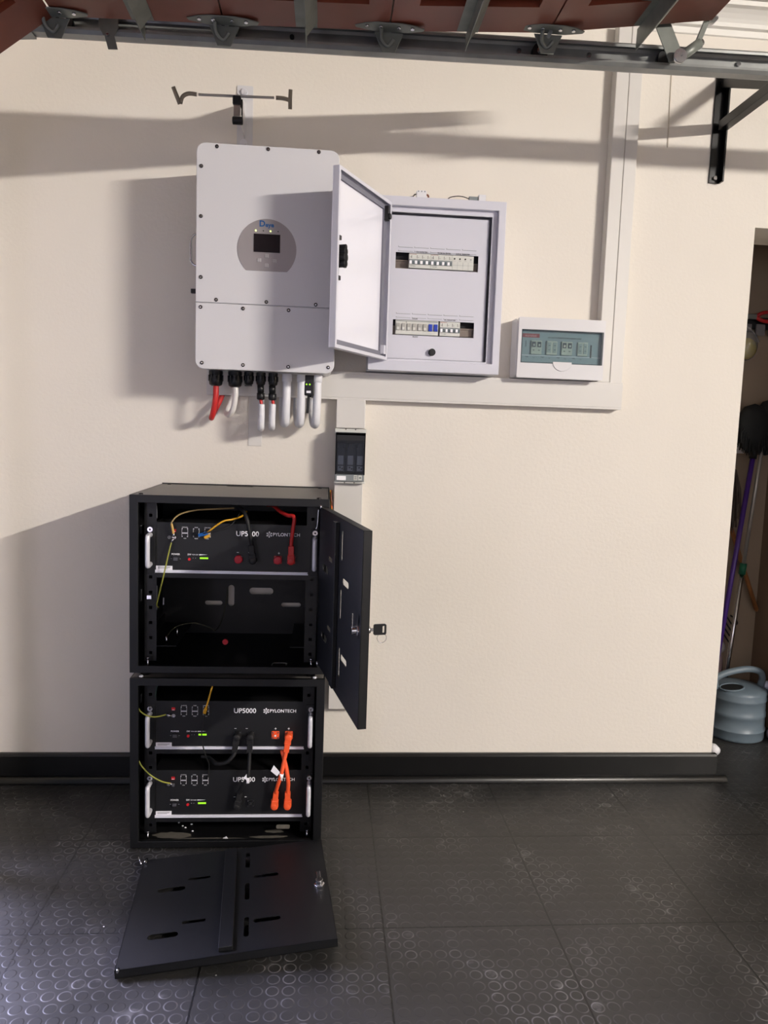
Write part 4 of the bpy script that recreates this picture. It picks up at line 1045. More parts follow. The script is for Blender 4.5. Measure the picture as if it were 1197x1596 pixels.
# ================================================================== BATTERIES
BY = -0.391
BX = -0.4805
def battery(label, z0):
    t = thing('battery_module', label, 'battery', (-0.2595, -0.20, z0))
    w_ = 0.442; h_ = 0.161
    mb = MB(); mb.box(BX, BY+0.004, z0, BX+w_, -0.045, z0+h_, M_BLACKD); mb.build('case', t)
    mb = MB(); mb.box(BX, BY, z0, BX+w_, BY+0.004, z0+h_, M_PANEL); fp = mb.build('front_panel', t, 0.0008)
    L = lambda x, z: V(BX+x, BY-0.0005, z0+z)
    def bx_(mb, x0, z0_, x1, z1_, d, m): a = L(x0, z0_); b = L(x1, z1_); mb.box(a.x, BY-d, a.z, b.x, BY+0.001, b.z, m); return mb
    for x0 in (-0.0215, w_-0.001):   # rack ears with handles
        mb = MB(); mb.box(BX+x0, BY-0.004, z0+0.012, BX+x0+0.022, BY-0.001, z0+0.152, M_PANEL); ear = mb.build('rack_ear', t, 0.0005)
        xc = BX+x0+(0.009 if x0 < 0 else 0.013)
        mb = MB(); mb.tube(spline([(xc,BY-0.002,z0+0.124),(xc,BY-0.030,z0+0.125),(xc,BY-0.038,z0+0.118),(xc,BY-0.039,z0+0.08),(xc,BY-0.038,z0+0.045),(xc,BY-0.030,z0+0.039),(xc,BY-0.002,z0+0.040)]), 0.0068, M_ALU, 12); mb.build('handle', t)
        for z in (0.140,):
            mb = MB(); mb.cyl(V(xc, BY-0.004, z0+z), V(xc, BY-0.009, z0+z), 0.0075, M_CHROME, 16); mb.cyl(V(xc, BY-0.009, z0+z), V(xc, BY-0.0095, z0+z), 0.003, M_SCREW, 6); mb.build('screw', t)
    mb = MB()
    mb.box(BX+0.001, BY-0.004, z0+0.0155, BX+w_-0.006, BY, z0+0.0185, M_ALUL)
    mb.prism([(0.030,0.0195),(w_-0.037,0.0195),(w_-0.033,0.0225),(w_-0.008,0.0225),(w_-0.005,0.0155),(w_-0.037,0.0155),(w_-0.038,0.0185),(0.033,0.0185),(0.0,0.0155),(0.0,0.0195)][0:0] or [(0.001,0.0195),(w_-0.030,0.0195),(w_-0.008,0.0195),(w_-0.007,0.0235),(0.001,0.0235)], V(BX, BY-0.0042, z0), X, Z, Y, 0.004, M_ALUL)
    mb.build('trim_strip', t)
    mb = MB(); bx_(mb, 0.003, 0.0235, 0.049, 0.035, 0.0012, M_LABEL)
    for k, z in enumerate((0.0315, 0.0295, 0.0268)): bx_(mb, 0.008, z-0.0006, 0.008+(0.036, 0.034, 0.028)[k], z+0.0006, 0.0014, M_TXTG)
    mb.build('rating_label', t)
    mb = MB(); mb.text('UP5000', 0.0205, L(0.2605, 0.132), X, Z, M_TXTW, 'CENTER', 0.012); mb.build('model_lettering', fp)
    mb = MB()
    for k in range(6):
        th = PI/6 + k*PI/3
        a = L(0.3225+0.0066*math.sin(th-PI/6), 0.132+0.0066*math.cos(th-PI/6)); mb.cyl(a + Y*0.0005, a - Y*0.0006, 0.0024, M_TXTW, 6)
        a = L(0.3225+0.0028*math.sin(th), 0.132+0.0028*math.cos(th)); mb.cyl(a + Y*0.0005, a - Y*0.0006, 0.0011, M_TXTW, 6)
    mb.build('hexagon_logo', fp)
    mb = MB(); mb.text('PYLON', 0.0135, L(0.3325, 0.132), X, Z, M_TXTW, 'LEFT', 0.022); mb.text('TECH', 0.0135, L(0.3768, 0.132), X, Z, M_TXTW, 'LEFT', 0.002); mb.build('maker_lettering', fp)
    def word(s_, size, x, z, b_): MB().text(s_, size, L(x, z), X, Z, M_TXTW, 'CENTER', b_).build('lettering', fp)
    word('POWER', 0.0068, 0.0580, 0.069, 0.02); word('SW', 0.0068, 0.0965, 0.069, 0.02); word('RUN ALM', 0.0040, 0.1130, 0.069, 0.02)
    mb = MB(); mb.prism([(0.124,0.0675),(0.124,0.0705),(0.148,0.0695)], L(0,0), X, Z, -Y, 0.0004, M_TXTW); mb.build('charge_wedge', fp)
    for x, s_, s2_ in ((0.0835,'CONSOLE','CAN'), (0.1155,'RS485','RS232'), (0.1475,'LINK PORT','ADD')): word(s_, 0.0036, x, 0.1475, 0.01); word(s2_, 0.0036, x, 0.1155, 0.01)
    for x in (0.251, 0.284): bx_(MB(), x-0.0205, 0.0775, x-0.0145, 0.0787, 0.0009, M_TXTW).build('minus_mark', fp)
    for x in (0.351, 0.390):
        mb = MB(); bx_(mb, x-0.003, 0.0775, x+0.003, 0.0787, 0.0009, M_TXTW); bx_(mb, x-0.0007, 0.0752, x+0.0007, 0.0810, 0.0009, M_TXTW); mb.build('plus_mark', fp)
    # earth symbol and stud
    e = L(0.0400, 0.1175)
    mb = MB(); mb.tube([e + V(0.0042*math.cos(a), 0, 0.0042*math.sin(a)) for a in [2*PI*i/16 for i in range(17)]], 0.0004, M_TXTW, 4, cap=False)
    for k, (ww, dz) in enumerate(((0.0022, 0.0002), (0.0014, -0.0010), (0.0006, -0.0022))): mb.box(e.x-ww, e.y-0.0003, e.z+dz, e.x+ww, e.y+0.0004, e.z+dz+0.0005, M_TXTW)
    mb.box(e.x-0.0003, e.y-0.0003, e.z, e.x+0.0003, e.y+0.0004, e.z+0.003, M_TXTW)
    mb.build('earth_symbol', fp)
    e = L(0.0545, 0.1185)
    mb = MB(); mb.cyl(e, e - Y*0.006, 0.0058, M_CHROME, 6); mb.cyl(e - Y*0.006, e - Y*0.010, 0.0028, M_CHROME, 10); mb.build('earth_stud', t)
    mb = MB(); bx_(mb, 0.0485, 0.1335, 0.0585, 0.1415, 0.003, M_RED); bx_(mb, 0.050, 0.1345, 0.0570, 0.1360, 0.0034, M_LABEL); mb.build('reset_block', t)
    for i, x in enumerate((0.0835, 0.1155, 0.1475)):  # stacked sockets
        mb = MB(); mb.plate([(0.0+dx, dz) for dx, dz in rect(x-0.0085, 0.1195, x+0.0085, 0.1445)],
                 [[(x-0.0055,0.1215),(x+0.0055,0.1215),(x+0.0055,0.1285),(x+0.0025,0.1285),(x+0.0025,0.1305),(x-0.0025,0.1305),(x-0.0025,0.1285),(x-0.0055,0.1285)],
                  [(x-0.0055,0.1425),(x-0.0055,0.1355),(x-0.0025,0.1355),(x-0.0025,0.1335),(x+0.0025,0.1335),(x+0.0025,0.1355),(x+0.0055,0.1355),(x+0.0055,0.1425)]],
                 V(BX, BY-0.002, z0), X, Z, Y, 0.0015, M_TXTK)
        bx_(mb, x-0.0085, 0.1295, x+0.0085, 0.1325, 0.0024, M_ALU)
        for sx in (-1, 1):
            for zz in (0.1197, 0.1420): bx_(mb, x+sx*0.0075-0.0012, zz, x+sx*0.0075+0.0012, zz+0.0028, 0.0024, M_ALU)
        bx_(mb, x-0.0085, 0.1197, x-0.0078, 0.1445, 0.0024, M_ALU); bx_(mb, x+0.0078, 0.1197, x+0.0085, 0.1445, 0.0024, M_ALU)
        mb.build('network_socket', t)
    mb = MB(); bx_(mb, 0.0485, 0.0475, 0.0675, 0.0640, 0.003, M_PLAST); bx_(mb, 0.0520, 0.0510, 0.0640, 0.0600, 0.0045, mat('rocker_dark', (78, 78, 84), 0.4)); bx_(mb, 0.0435, 0.0555, 0.0475, 0.0565, 0.001, M_TXTG); bx_(mb, 0.0685, 0.0555, 0.0725, 0.0565, 0.001, M_TXTG); mb.build('power_switch', t, 0.0004)
    mb = MB(); mb.cyl(L(0.0965, 0.0555), L(0.0965, 0.0555) - Y*0.003, 0.0038, M_LEDR, 14); mb.build('start_button', t)
    for x in (0.107, 0.114):
        mb = MB(); mb.cyl(L(x, 0.0590), L(x, 0.0590) - Y*0.0008, 0.0011, M_TXTG, 8); mb.build('indicator_light', t)
    for k in range(5):
        mb = MB(); x = 0.1265 + k*0.0048; mb.box(BX+x, BY-0.0016, z0+0.0570, BX+x+0.0038, BY, z0+0.0615, M_LEDG); mb.build('charge_light', t)
    return t
batt = []
batt.append(battery('black rack battery in the upper cabinet with red cable and red cap', 0.7945))
batt.append(battery('black rack battery at the top of the lower cabinet, its name unobstructed', 0.268))
batt.append(battery('black rack battery at the bottom of the lower cabinet under crossing orange cables', 0.056))
def port(z0, x, kind, parent):
    """square flange of a power terminal"""
    c = V(BX+x, BY, z0+0.0590)
    mF = {'k': M_PANEL, 'r': M_RED, 'o': M_ORANGE}[kind[0]]
    mb = MB()
    mb.plate(rrect(c.x-0.0115, c.z-0.0115, c.x+0.0115, c.z+0.0115, 0.0025), [], V(0, BY-0.003, 0), X, Z, Y, 0.003, mF)
    p = mb.build('power_terminal', parent, 0.0004)
    for sx in (-1, 1):
        for sz in (-1, 1):
            mb = MB(); mb.cyl(c + V(sx*0.0078, -0.003, sz*0.0078), c + V(sx*0.0078, -0.0045, sz*0.0078), 0.0022, M_CHROME, 8); mb.build('screw', p)
    mb = MB(); mb.cyl(c - Y*0.003, c - Y*0.008, 0.0075, mF, 18); mb.cyl(c - Y*0.008, c - Y*0.0085, 0.003, M_TXTW if kind != 'k' else M_CHROME, 12); mb.build('contact', p)
    return c
def cap(c, parent):
    mb = MB(); mb.lathe([(0.0118, 0.003), (0.0122, 0.010), (0.0115, 0.013), (0.0090, 0.014), (0.0001, 0.0135)], c, M_REDD, 22, A=X, B=Z, C=-Y)
    o = mb.build('dust_cap', parent); o['label'] = 'red round cap'; return o
# terminals
PX = (0.2345, 0.2765, 0.3505, 0.3895)
t1 = [port(0.7945, x, k, batt[0]) for x, k in zip((0.2365, 0.2785, 0.3485, 0.3870), 'kkrr')]
t2 = [port(0.268, x, k, batt[1]) for x, k in zip((0.2400, 0.2790, 0.3510, 0.3905), 'kkoo')]
t3 = [port(0.056, x, k, batt[2]) for x, k in zip((0.2430, 0.2810, 0.3530, 0.3915), 'kkoo')]
cap(t1[0], batt[0])
cap(t1[2], batt[0])
def plug(cab, c, d, m, tail):
    """right-angle plug pressed on terminal c, tail leaving along d"""
    d = Vector(d).normalized(); mb = MB()
    q = c - Y*0.020
    side = d.cross(Y).normalized()
    mb.lathe([(0.0118, 0.004), (0.0118, 0.020), (0.0105, 0.027), (0.0060, 0.029), (0.0001, 0.029)], c, m, 20, A=X, B=Z, C=-Y)
    mb.obox(q + d*0.010, d, side, Y, 0.010, 0.0095, 0.0080, m)
    mb.obox(q + d*0.030, d, side, Y, 0.014, 0.0080, 0.0075, m)
    mb.obox(q + d*0.017, d, side, Y, 0.0015, 0.0100, 0.0088, m)
    return mb.build('plug', cab, 0.002)
def power_cable(label, path, r, m, ends):
    t = thing('power_cable', label, 'cable', tuple(path[0]))
    mb = MB(); mb.tube(spline(path, 10), r, m, 12); mb.build('sheath', t)
    for c, d in ends: plug(t, c, d, m, None)
    return t
# red cable of upper battery
c = t1[3]; power_cable('thick red power cable plugged into the upper battery', [c+V(0,-0.020,0.040), c+V(0.0005,-0.022,0.06), c+V(0.004,-0.024,0.095), c+V(0.007,-0.022,0.118), c+V(0.003,-0.016,0.130), c+V(-0.012,-0.006,0.130), c+V(-0.035,0.02,0.138), c+V(-0.06,0.07,0.150), c+V(-0.08,0.13,0.145)], 0.0056, M_REDC, [(c, (0, 0, 1))])
c = t1[1]; power_cable('thick black power cable plugged into the upper battery', [c+V(-0.003,-0.020,0.040), c+V(-0.005,-0.024,0.055), c+V(-0.012,-0.03,0.095), c+V(-0.020,-0.025,0.125), c+V(-0.034,0.0,0.142), c+V(-0.06,0.05,0.152), c+V(-0.08,0.12,0.150)], 0.0056, M_RUBB, [(c, (-0.12, 0, 1))])
# orange pair between the lower batteries (they cross over)
a, b = t2[3], t3[2]
oc = power_cable('orange power cable with a white tag, joining the two lower batteries', [a+V(-0.005,-0.022,-0.042), a+V(-0.010,-0.026,-0.062), a+V(-0.018,-0.034,-0.105), b+V(0.012,-0.034,0.080), b+V(0.005,-0.026,0.052), b+V(0.004,-0.022,0.042)], 0.0060, M_ORANGE, [(a, (-0.14, 0, -1)), (b, (0.10, 0, 1))])
mb = MB(); pp = a + V(-0.018, -0.041, -0.112)
mb.prism([(0,0),(-0.018,0.022),(-0.027,0.004),(-0.008,-0.012)], pp + V(-0.004,0.001,0.014), X, Z, Y, 0.0006, M_LABEL); mb.cyl(pp + V(0.001,0.007,0.008), pp + V(-0.003,0.007,-0.010), 0.0068, M_LABEL, 12); mb.build('cable_tag', oc)
c = t3[3]
power_cable('orange power cable rising behind the tagged one from the bottom battery', [c+V(0,-0.022,0.042), c+V(0.001,-0.026,0.06), c+V(0.001,-0.030,0.085), c+V(-0.006,-0.026,0.125), c+V(-0.014,-0.018,0.150), c+V(-0.020,-0.012,0.170)], 0.0060, M_ORANGE, [(c, (0, 0, 1))])
# black cables of the lower batteries
c = t2[0]; power_cable('black power cable from the left plug of the middle battery, bending left', [c+V(-0.004,-0.022,-0.042), c+V(-0.010,-0.026,-0.055), c+V(-0.030,-0.026,-0.074), c+V(-0.060,-0.015,-0.082), c+V(-0.085,0.02,-0.080), c+V(-0.11,0.03,-0.080)], 0.0056, M_RUBB, [(c, (-0.15, 0, -1))])
a, b = t2[1], t3[0]
bc = power_cable('black power cable with a white tag between middle and bottom batteries', [a+V(-0.001,-0.022,-0.042), a+V(-0.001,-0.026,-0.065), a+V(-0.003,-0.034,-0.11), b+V(0.022,-0.034,0.078), b+V(0.010,-0.026,0.052), b+V(0.006,-0.022,0.040)], 0.0056, M_RUBB, [(a, (-0.03, 0, -1)), (b, (0.2, 0, 1))])
mb = MB(); pp = a + V(-0.005, -0.042, -0.118)
mb.prism([(-0.002,0.016),(-0.012,0.002),(-0.003,-0.001),(0.0,-0.012),(0.005,-0.012),(0.005,0.004),(-0.001,0.004)], pp, X, Z, Y, 0.0008, M_LABEL); mb.cyl(pp + V(0.001,0.008,0.002), pp + V(0.0,0.008,-0.014), 0.0064, M_LABEL, 12); mb.build('cable_tag', bc)
# earth wires
def earth(label, path, r=0.0021, m=None, eye=None):
    t = thing('earth_cable', label, 'cable', tuple(path[0]))
    mb = MB(); mb.tube(spline(path, 10), r, m or M_YELG, 8); mb.build('sheath', t)
    if eye: mb = MB(); mb.cyl(Vector(eye[0]), Vector(eye[1]), 0.0034, M_CHROME, 8); mb.build('crimp_lug', t)
    return t
e = V(BX+0.0545, BY-0.008, 0.7945+0.1185)
earth('green and yellow earth wire running down left from the upper battery', [e+V(-0.006,-0.004,-0.012), e+V(-0.012,-0.010,-0.04), e+V(-0.022,-0.014,-0.09), e+V(-0.036,-0.010,-0.150), e+V(-0.048,0.002,-0.195), e+V(-0.050,0.03,-0.21)], eye=(e+V(-0.001,-0.003,-0.002), e+V(-0.006,-0.004,-0.014)))
earth('tan taped earth wire rising from the upper battery and arching right', [e+V(0,-0.004,0.012), e+V(-0.003,-0.006,0.028), e+V(-0.007,-0.004,0.040), e+V(0.002,0.004,0.056), e+V(0.02,0.014,0.068), e+V(0.06,0.02,0.078), e+V(0.11,0.02,0.082), e+V(0.16,0.06,0.082)], 0.0024, mat('tan_earth', (150, 128, 84), 0.5), eye=(e+V(0,-0.003,0.002), e+V(-0.0005,-0.004,0.014)))
mb = MB(); mb.tube(spline([e+V(-0.0005,-0.006,0.012), e+V(-0.003,-0.008,0.028), e+V(-0.006,-0.006,0.040)]), 0.0036, M_BEIGE, 8)
tag(mb.build('wire_wrap'), 'tan wrapping around the wire above the earth stud', 'wrapping')
e = V(BX+0.0545, BY-0.008, 0.268+0.1185)
earth('green and yellow earth wire sagging from the cabinet side to the middle battery', [(-0.520,-0.425,0.424), (-0.512,-0.43,0.412), (-0.495,-0.43,0.400), (-0.470,-0.425,0.394), tuple(e+V(-0.019,-0.004,0.006))], eye=(e+V(-0.020,-0.004,0.006), e+V(-0.004,-0.003,0.001)))
e = V(BX+0.0545, BY-0.008, 0.056+0.1185)
earth('green and yellow earth wire slanting down to the bottom battery', [(-0.520,-0.425,0.268), (-0.510,-0.43,0.250), (-0.485,-0.43,0.222), (-0.455,-0.425,0.200), tuple(e+V(-0.006,-0.004,0.008))], eye=(e+V(-0.008,-0.004,0.010), e+V(-0.001,-0.003,0.001)))
earth('dark green wire hanging at upper left inside the lower cabinet', [(-0.463,-0.40,0.500), (-0.474,-0.395,0.470), (-0.479,-0.392,0.440)], 0.0016, mat('dark_green_wire', (40, 62, 56), 0.5))
earth('thin dim wire lying inside the empty bay of the upper cabinet', [(-0.47,-0.30,0.590), (-0.45,-0.25,0.612), (-0.40,-0.22,0.618), (-0.35,-0.22,0.604), (-0.335,-0.2,0.590), (-0.328,-0.12,0.60), (-0.318,-0.09,0.65), (-0.315,-0.07,0.70)], 0.0020, mat('dim_wire', (58, 58, 44), 0.6))
# patch leads
def patch(label, path, m, end=None, boot=None, r=0.0026):
    t = thing('patch_cable', label, 'cable', tuple(path[0]))
    mb = MB(); mb.tube(spline(path, 10), r, m, 8); mb.build('sheath', t)
    if boot:
        p, d, mm, L_ = boot; d = Vector(d).normalized(); p = Vector(p); s_ = d.cross(Y).normalized()
        mb = MB(); mb.obox(p + d*L_/2, d, s_, d.cross(s_), L_/2, 0.0046, 0.0042, mm); mb.build('connector_boot', t, 0.0012)
    return t
patch('yellow patch cable with blue plug on the upper battery, arching up right', [(-0.332,-0.412,0.930), (-0.318,-0.415,0.942), (-0.299,-0.415,0.957), (-0.282,-0.41,0.966), (-0.262,-0.40,0.969), (-0.24,-0.37,0.975), (-0.23,-0.33,0.985)], M_YEL, boot=((-0.356,-0.405,0.922), (1, -0.25, 0.28), M_BLUE, 0.028))
patch('thin black patch cable on the upper battery beneath the yellow one', [(-0.352,-0.404,0.924), (-0.335,-0.415,0.930), (-0.312,-0.415,0.937), (-0.286,-0.41,0.942), (-0.265,-0.40,0.954), (-0.250,-0.38,0.975), (-0.245,-0.35,0.99)], M_RUBB, boot=((-0.372,-0.395,0.925), (1, -0.4, 0), M_PLAST, 0.014), r=0.0018)
mb = MB(); mb.obox(V(-0.333,-0.400,0.918), V(1,0,0.5).normalized(), Y, V(-0.5,0,1).normalized(), 0.008, 0.006, 0.004, M_YEL); mb.obox(V(-0.337,-0.402,0.927), X, Y, Z, 0.005, 0.006, 0.003, M_BEIGE)
tag(mb.build('network_plug', bevel=0.001), 'yellow network plug in the right socket of the upper battery', 'plug')
patch('yellow patch cable dropping from above into the middle battery', [(-0.300,-0.40,0.508), (-0.313,-0.408,0.480), (-0.322,-0.414,0.445), (-0.331,-0.414,0.412)], M_YEL, boot=((-0.330,-0.414,0.416), (-0.3, 0.5, -1), M_YEL, 0.020))
patch('thin black patch cable hanging down across the lights of the middle battery', [(-0.334,-0.40,0.395), (-0.336,-0.412,0.380), (-0.341,-0.418,0.345), (-0.337,-0.418,0.305), (-0.329,-0.414,0.270), (-0.322,-0.40,0.240), (-0.324,-0.397,0.205), (-0.330,-0.394,0.190)], M_RUBB, boot=((-0.333,-0.395,0.400), (0, -0.7, -0.6), M_PLAST, 0.014), r=0.0018)

# ================================================================== THINGS IN THE NICHE AT RIGHT
# watering can
wc = thing('watering_can', 'grey blue plastic watering can on the floor of the right niche', 'watering can', (1.765, 0.415, 0))
C0 = V(1.765, 0.415, 0)
mb = MB()
mb.lathe([(0.0001,0.0),(0.108,0.0),(0.115,0.004),(0.117,0.012),(0.1165,0.040),(0.1195,0.043),(0.1195,0.047),(0.1155,0.050),(0.1145,0.098),(0.117,0.101),(0.117,0.116),(0.1145,0.119),(0.1135,0.165),(0.1165,0.168),(0.1165,0.176),(0.1145,0.180),(0.1150,0.196),(0.112,0.206),(0.098,0.214),(0.06,0.222),(0.0001,0.226)], C0, M_CAN, 48)
body = mb.build('body', wc)
mb = MB()   # filling hole as a black disc, inner shade painted, near side left
hc = V(1.712, 0.365, 0.2175); nn = V(-0.10, -0.14, 1).normalized(); ax = V(1, 0, 0.1).normalized(); ay = nn.cross(ax)
mb.prism([(0.048*math.cos(2*PI*i/28), 0.030*math.sin(2*PI*i/28)) for i in range(28)], hc, ax, ay, nn, 0.004, mat('can_hole_shade', (6, 7, 8), 0.8)); mb.build('filling_hole', wc)
mb = MB(); mb.tube([hc + nn*0.004 + ax*(0.050*math.cos(2*PI*i/28)) + ay*(0.032*math.sin(2*PI*i/28)) for i in range(29)], 0.0035, M_CAN, 8, cap=False); mb.build('filling_rim', wc)
mb = MB(); hp = spline([(1.655,0.385,0.210),(1.650,0.385,0.250),(1.690,0.388,0.272),(1.745,0.392,0.285),(1.800,0.395,0.290),(1.850,0.40,0.277),(1.870,0.41,0.245),(1.866,0.42,0.205)], 8)
mb.tube(hp, 0.0135, M_CAN, 14); mb.build('handle', wc)
mb = MB(); mb.tube(spline([(1.868,0.46,0.05),(1.93,0.50,0.13),(1.945,0.51,0.19)]), 0.02, M_CAN, 12, radii=None); mb.build('spout', wc)
# poles leaning in the corner
t = thing('broom', 'black headed broom with a purple handle leaning in the right niche', 'broom', (1.720, 0.60, 0))
mb = MB(); mb.cyl(V(1.715, 0.55, 0.003), V(1.835, 0.56, 1.20), 0.0105, M_PURP, 14); mb.build('handle', t)
mb = MB(); mb.cyl(V(1.832, 0.56, 1.17), V(1.838, 0.56, 1.235), 0.016, M_PLAST, 14); mb.build('socket', t)
mb = MB()
def tuft(mb, c, w_, h_, n, m, seed, down=True, r=0.0022):
    rr = random.Random(seed)
    for i in range(n):
        a = rr.uniform(-1, 1); b = rr.uniform(-1, 1)
        p = c + V(a*w_*0.35, b*0.012, 0); q = c + V(a*w_, b*0.03 , (-1 if down else 1)*h_*rr.uniform(0.75, 1.0)*(1-0.35*a*a))
        mid = (p+q)/2 + V(a*w_*0.25, 0, 0)
        mb.tube([p, mid, q], r, m, 4, cap=False)
mb = MB(); mb.lathe([(0.0001,-0.10),(0.045,-0.092),(0.066,-0.045),(0.072,0.0),(0.066,0.055),(0.045,0.085),(0.0001,0.10)], V(1.822, 0.56, 1.305), M_HAIR, 22, sx=1.0, sy=0.45); tuft(mb, V(1.822,0.555,1.33), 0.07, 0.15, 160, M_HAIR, 3)
mb.build('bristles', t)
t = thing('telescopic_pole', 'silver metal pole with green joints leaning in the right niche', 'pole', (1.772, 0.55, 0))
P0, P1 = V(1.778, 0.558, 0.003), V(1.880, 0.56, 1.36)
mb = MB(); mb.cyl(P0, P0.lerp(P1, 0.50), 0.0095, M_CHROME, 14); mb.cyl(P0.lerp(P1, 0.50), P1, 0.0078, M_ROD, 14); mb.build('shaft', t)
for f in (0.505, 0.965):
    mb = MB(); mb.cyl(P0.lerp(P1, f-0.018), P0.lerp(P1, f+0.018), 0.0145, M_GRN, 14); mb.build('green_joint', t)
mb = MB(); mb.lathe([(0.0001,-0.13),(0.035,-0.12),(0.052,-0.06),(0.06,0.0),(0.055,0.06),(0.03,0.10),(0.0001,0.11)], V(1.895, 0.575, 1.315), M_HAIR, 22, sx=1.0, sy=0.5); tuft(mb, V(1.895,0.565,1.36), 0.06, 0.17, 120, M_HAIR, 5); mb.build('duster_head', t)
t = thing('wooden_handle_brush', 'thin wooden handle slanting down right behind the silver pole', 'brush', (1.90, 0.60, 0))
mb = MB(); mb.cyl(V(1.765, 0.605, 0.915), V(1.935, 0.605, 0.50), 0.0095, M_TAN, 12); mb.cyl(V(1.935,0.605,0.50), V(1.940, 0.61, 0.49), 0.0095, M_TAN, 12, 0.006); mb.build('handle', t)
mb = MB(); tuft(mb, V(1.768,0.605,1.12), 0.045, 0.30, 110, M_CARD, 9, True, 0.0018); tuft(mb, V(1.768,0.61,1.10), 0.03, 0.27, 60, M_HAIR, 19, True, 0.0018); mb.build('bristles', t)
t = thing('wire_rack', 'small black wire rack hanging low on the niche wall behind the poles', 'rack', (1.79, 0.62, 0.42))
for k in range(4):
    mb = MB(); zz = 0.55 - k*0.030; mb.tube(spline([(1.745,0.626,zz),(1.775,0.612,zz-0.045),(1.805,0.60,zz-0.095),(1.828,0.60,zz-0.125)]), 0.0035, M_PLAST, 6); mb.build('wire', t)
mb = MB(); mb.tube(spline([(1.815,0.60,0.47),(1.838,0.60,0.455),(1.850,0.60,0.435),(1.838,0.60,0.425)]), 0.0035, M_PLAST, 6); mb.build('hook', t)
mb = MB(); mb.cyl(V(1.745,0.628,0.36), V(1.745,0.628,0.56), 0.004, M_PLAST, 8); mb.build('upright', t)
# things pinned on the wall above
t = thing('wall_lamp', 'round clear lamp with a yellow inside, on the niche wall', 'lamp', (1.775, 0.56, 1.64))
mb = MB(); mb.ball(V(1.770,0.575,1.648), 0.048, M_CLEAR, 20, (1, 0.7, 1.3)); mb.build('clear_shell', t)
mb = MB(); mb.ball(V(1.770,0.575,1.636), 0.038, M_AMBER, 18, (1, 0.6, 1.1)); mb.build('yellow_lens', t)
mb = MB(); mb.tube(spline([(1.735,0.57,1.712),(1.760,0.56,1.722),(1.790,0.56,1.700),(1.815,0.56,1.662)]), 0.004, M_CLEAR, 8); mb.build('rim', t)
mb = MB(); mb.cyl(V(1.770,0.60,1.648), V(1.770,0.64,1.648), 0.018, M_PLAST, 14); mb.build('mount', t)
t = thing('tool_holder', 'row of black and grey tool holders at top of the niche', 'tool rack', (1.86, 0.62, 1.735))
mb = MB(); mb.box(1.745,0.615,1.725,1.95,0.64,1.775,M_PLAST); mb.build('rail', t, 0.003)
for k in range(3):
    mb = MB(); mb.box(1.765+k*0.06,0.605,1.698,1.805+k*0.06,0.62,1.745,mat('grey_card', (120, 118, 120), 0.6)); mb.build('tag', t, 0.002)
t = thing('pliers', 'red handled pliers resting in the tool holders', 'pliers', (1.84, 0.60, 1.77))
mb = MB(); mb.tube(spline([(1.815,0.595,1.775),(1.84,0.59,1.790),(1.88,0.59,1.794),(1.94,0.59,1.784)]), 0.008, M_RED, 10); mb.build('handle', t)
mb = MB(); mb.tube(spline([(1.815,0.595,1.770),(1.84,0.59,1.758),(1.88,0.59,1.754),(1.94,0.59,1.756)]), 0.008, M_RED, 10); mb.build('handle', t)
mb = MB(); mb.box(1.772,0.588,1.762,1.817,0.600,1.784,M_STEELD); mb.build('jaws', t, 0.003)
mb = MB(); mb.box(1.770,0.636,1.190,1.835,0.640,1.235,M_LABEL)
tag(mb.build('notice_card', bevel=0.0005), 'small pale card on the niche wall left of the purple handle', 'card')
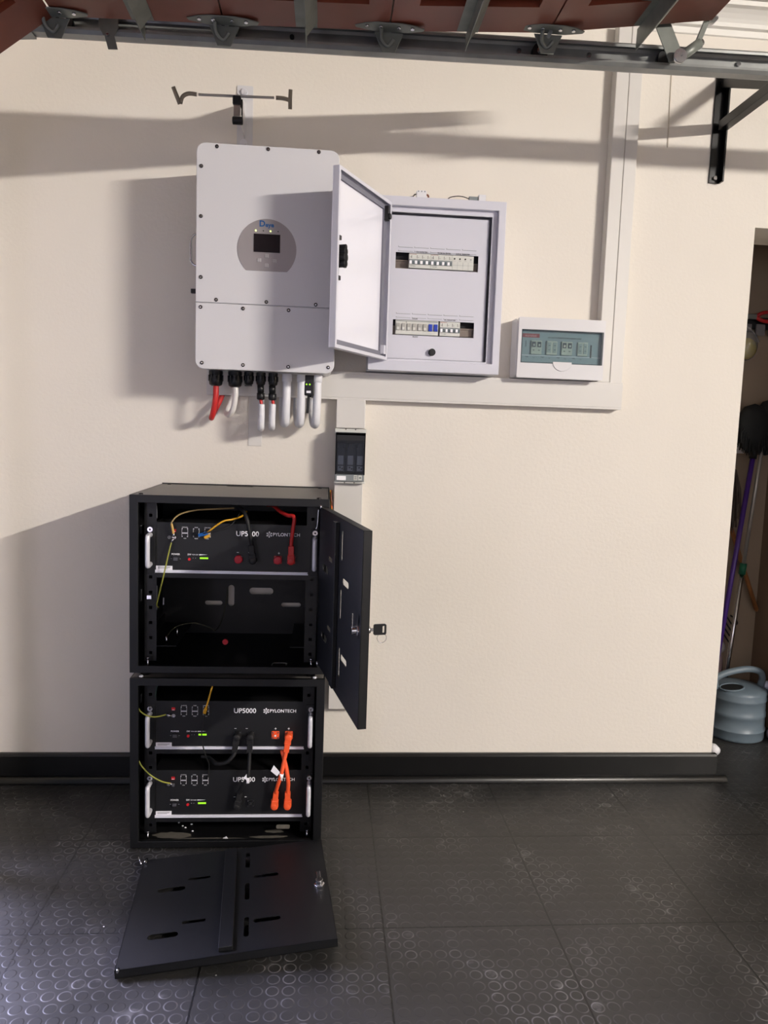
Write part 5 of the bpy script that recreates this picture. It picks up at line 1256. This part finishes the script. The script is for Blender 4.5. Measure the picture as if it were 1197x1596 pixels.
# low things by the can
t = thing('bottle', 'round white bulb topped pale pink bottle behind the watering can', 'bottle', (1.768, 0.602, 0))
mb = MB(); mb.lathe([(0.0001,0),(0.028,0),(0.028,0.18),(0.026,0.27),(0.020,0.298),(0.0001,0.298)], V(1.768,0.602,0), mat('pink_bottle', (150, 128, 132), 0.4), 20); mb.build('body', t)
mb = MB(); mb.ball(V(1.768,0.602,0.326), 0.033, M_CLEAR, 18); mb.ball(V(1.768,0.602,0.326), 0.026, M_PVC, 18); mb.build('round_cap', t)
def ribbed(label, path, r):
    p = resample(spline(path, 20), 0.0025); mb = MB(); mb.tube(p, r, M_HOSE, 14, radii=[r*(1.0 if (i//2) % 2 else 0.88) for i in range(len(p))])
    return tag(mb.build('ribbed_hose'), label, 'hose')
ribbed('pale ribbed hose end lying on the floor right of the watering can', [(1.885,0.36,0.022),(1.92,0.35,0.022),(1.95,0.33,0.024)], 0.020)
ribbed('pale ribbed hose end beside the top of the watering can', [(1.893,0.43,0.215),(1.915,0.42,0.205),(1.945,0.40,0.185)], 0.017)
mb = MB(); mb.lathe([(0.016,0),(0.020,0.01),(0.018,0.035),(0.008,0.042),(0.0001,0.043)], V(1.512,0.13,0.063), M_PVCW, 18, A=X, B=Z, C=-Y)
mb.cyl(V(1.512,0.13,0.063), V(1.512,0.13,0.0), 0.008, M_PVCW, 10)
tag(mb.build('white_knob'), 'white rounded knob just behind the foot of the wall corner', 'knob')

# ------------------------------------------------------------------ groups of like things
GROUPS = {'battery_module': 'rack batteries in the black cabinets', 'battery_cabinet': 'stacked black battery cabinets',
          'cable_trunking': 'white cable trunking on the wall', 'corrugated_conduit': 'white ribbed conduits under the inverter',
          'battery_cable': 'cable loops under the left glands of the inverter', 'solar_cable': 'short red cables above the narrow conduits',
          'circuit_breaker': 'circuit breakers in the electrical boxes', 'fuse_holder': 'fuse holders in the small unit',
          'power_cable': 'power cables on the batteries', 'earth_cable': 'earth wires in the cabinets', 'patch_cable': 'patch cables on the batteries',
          'rear_cable': 'cables behind the cabinet', 'terminal_block': 'terminal blocks on top of the distribution box',
          'wire': 'wires on top of the distribution box', 'ribbed_hose': 'pale hoses beside the watering can'}
for o in S.objects:
    if o.parent is None and 'label' in o and not o.get('group'):
        g = GROUPS.get(o.name.split('.')[0])
        if g: o['group'] = g
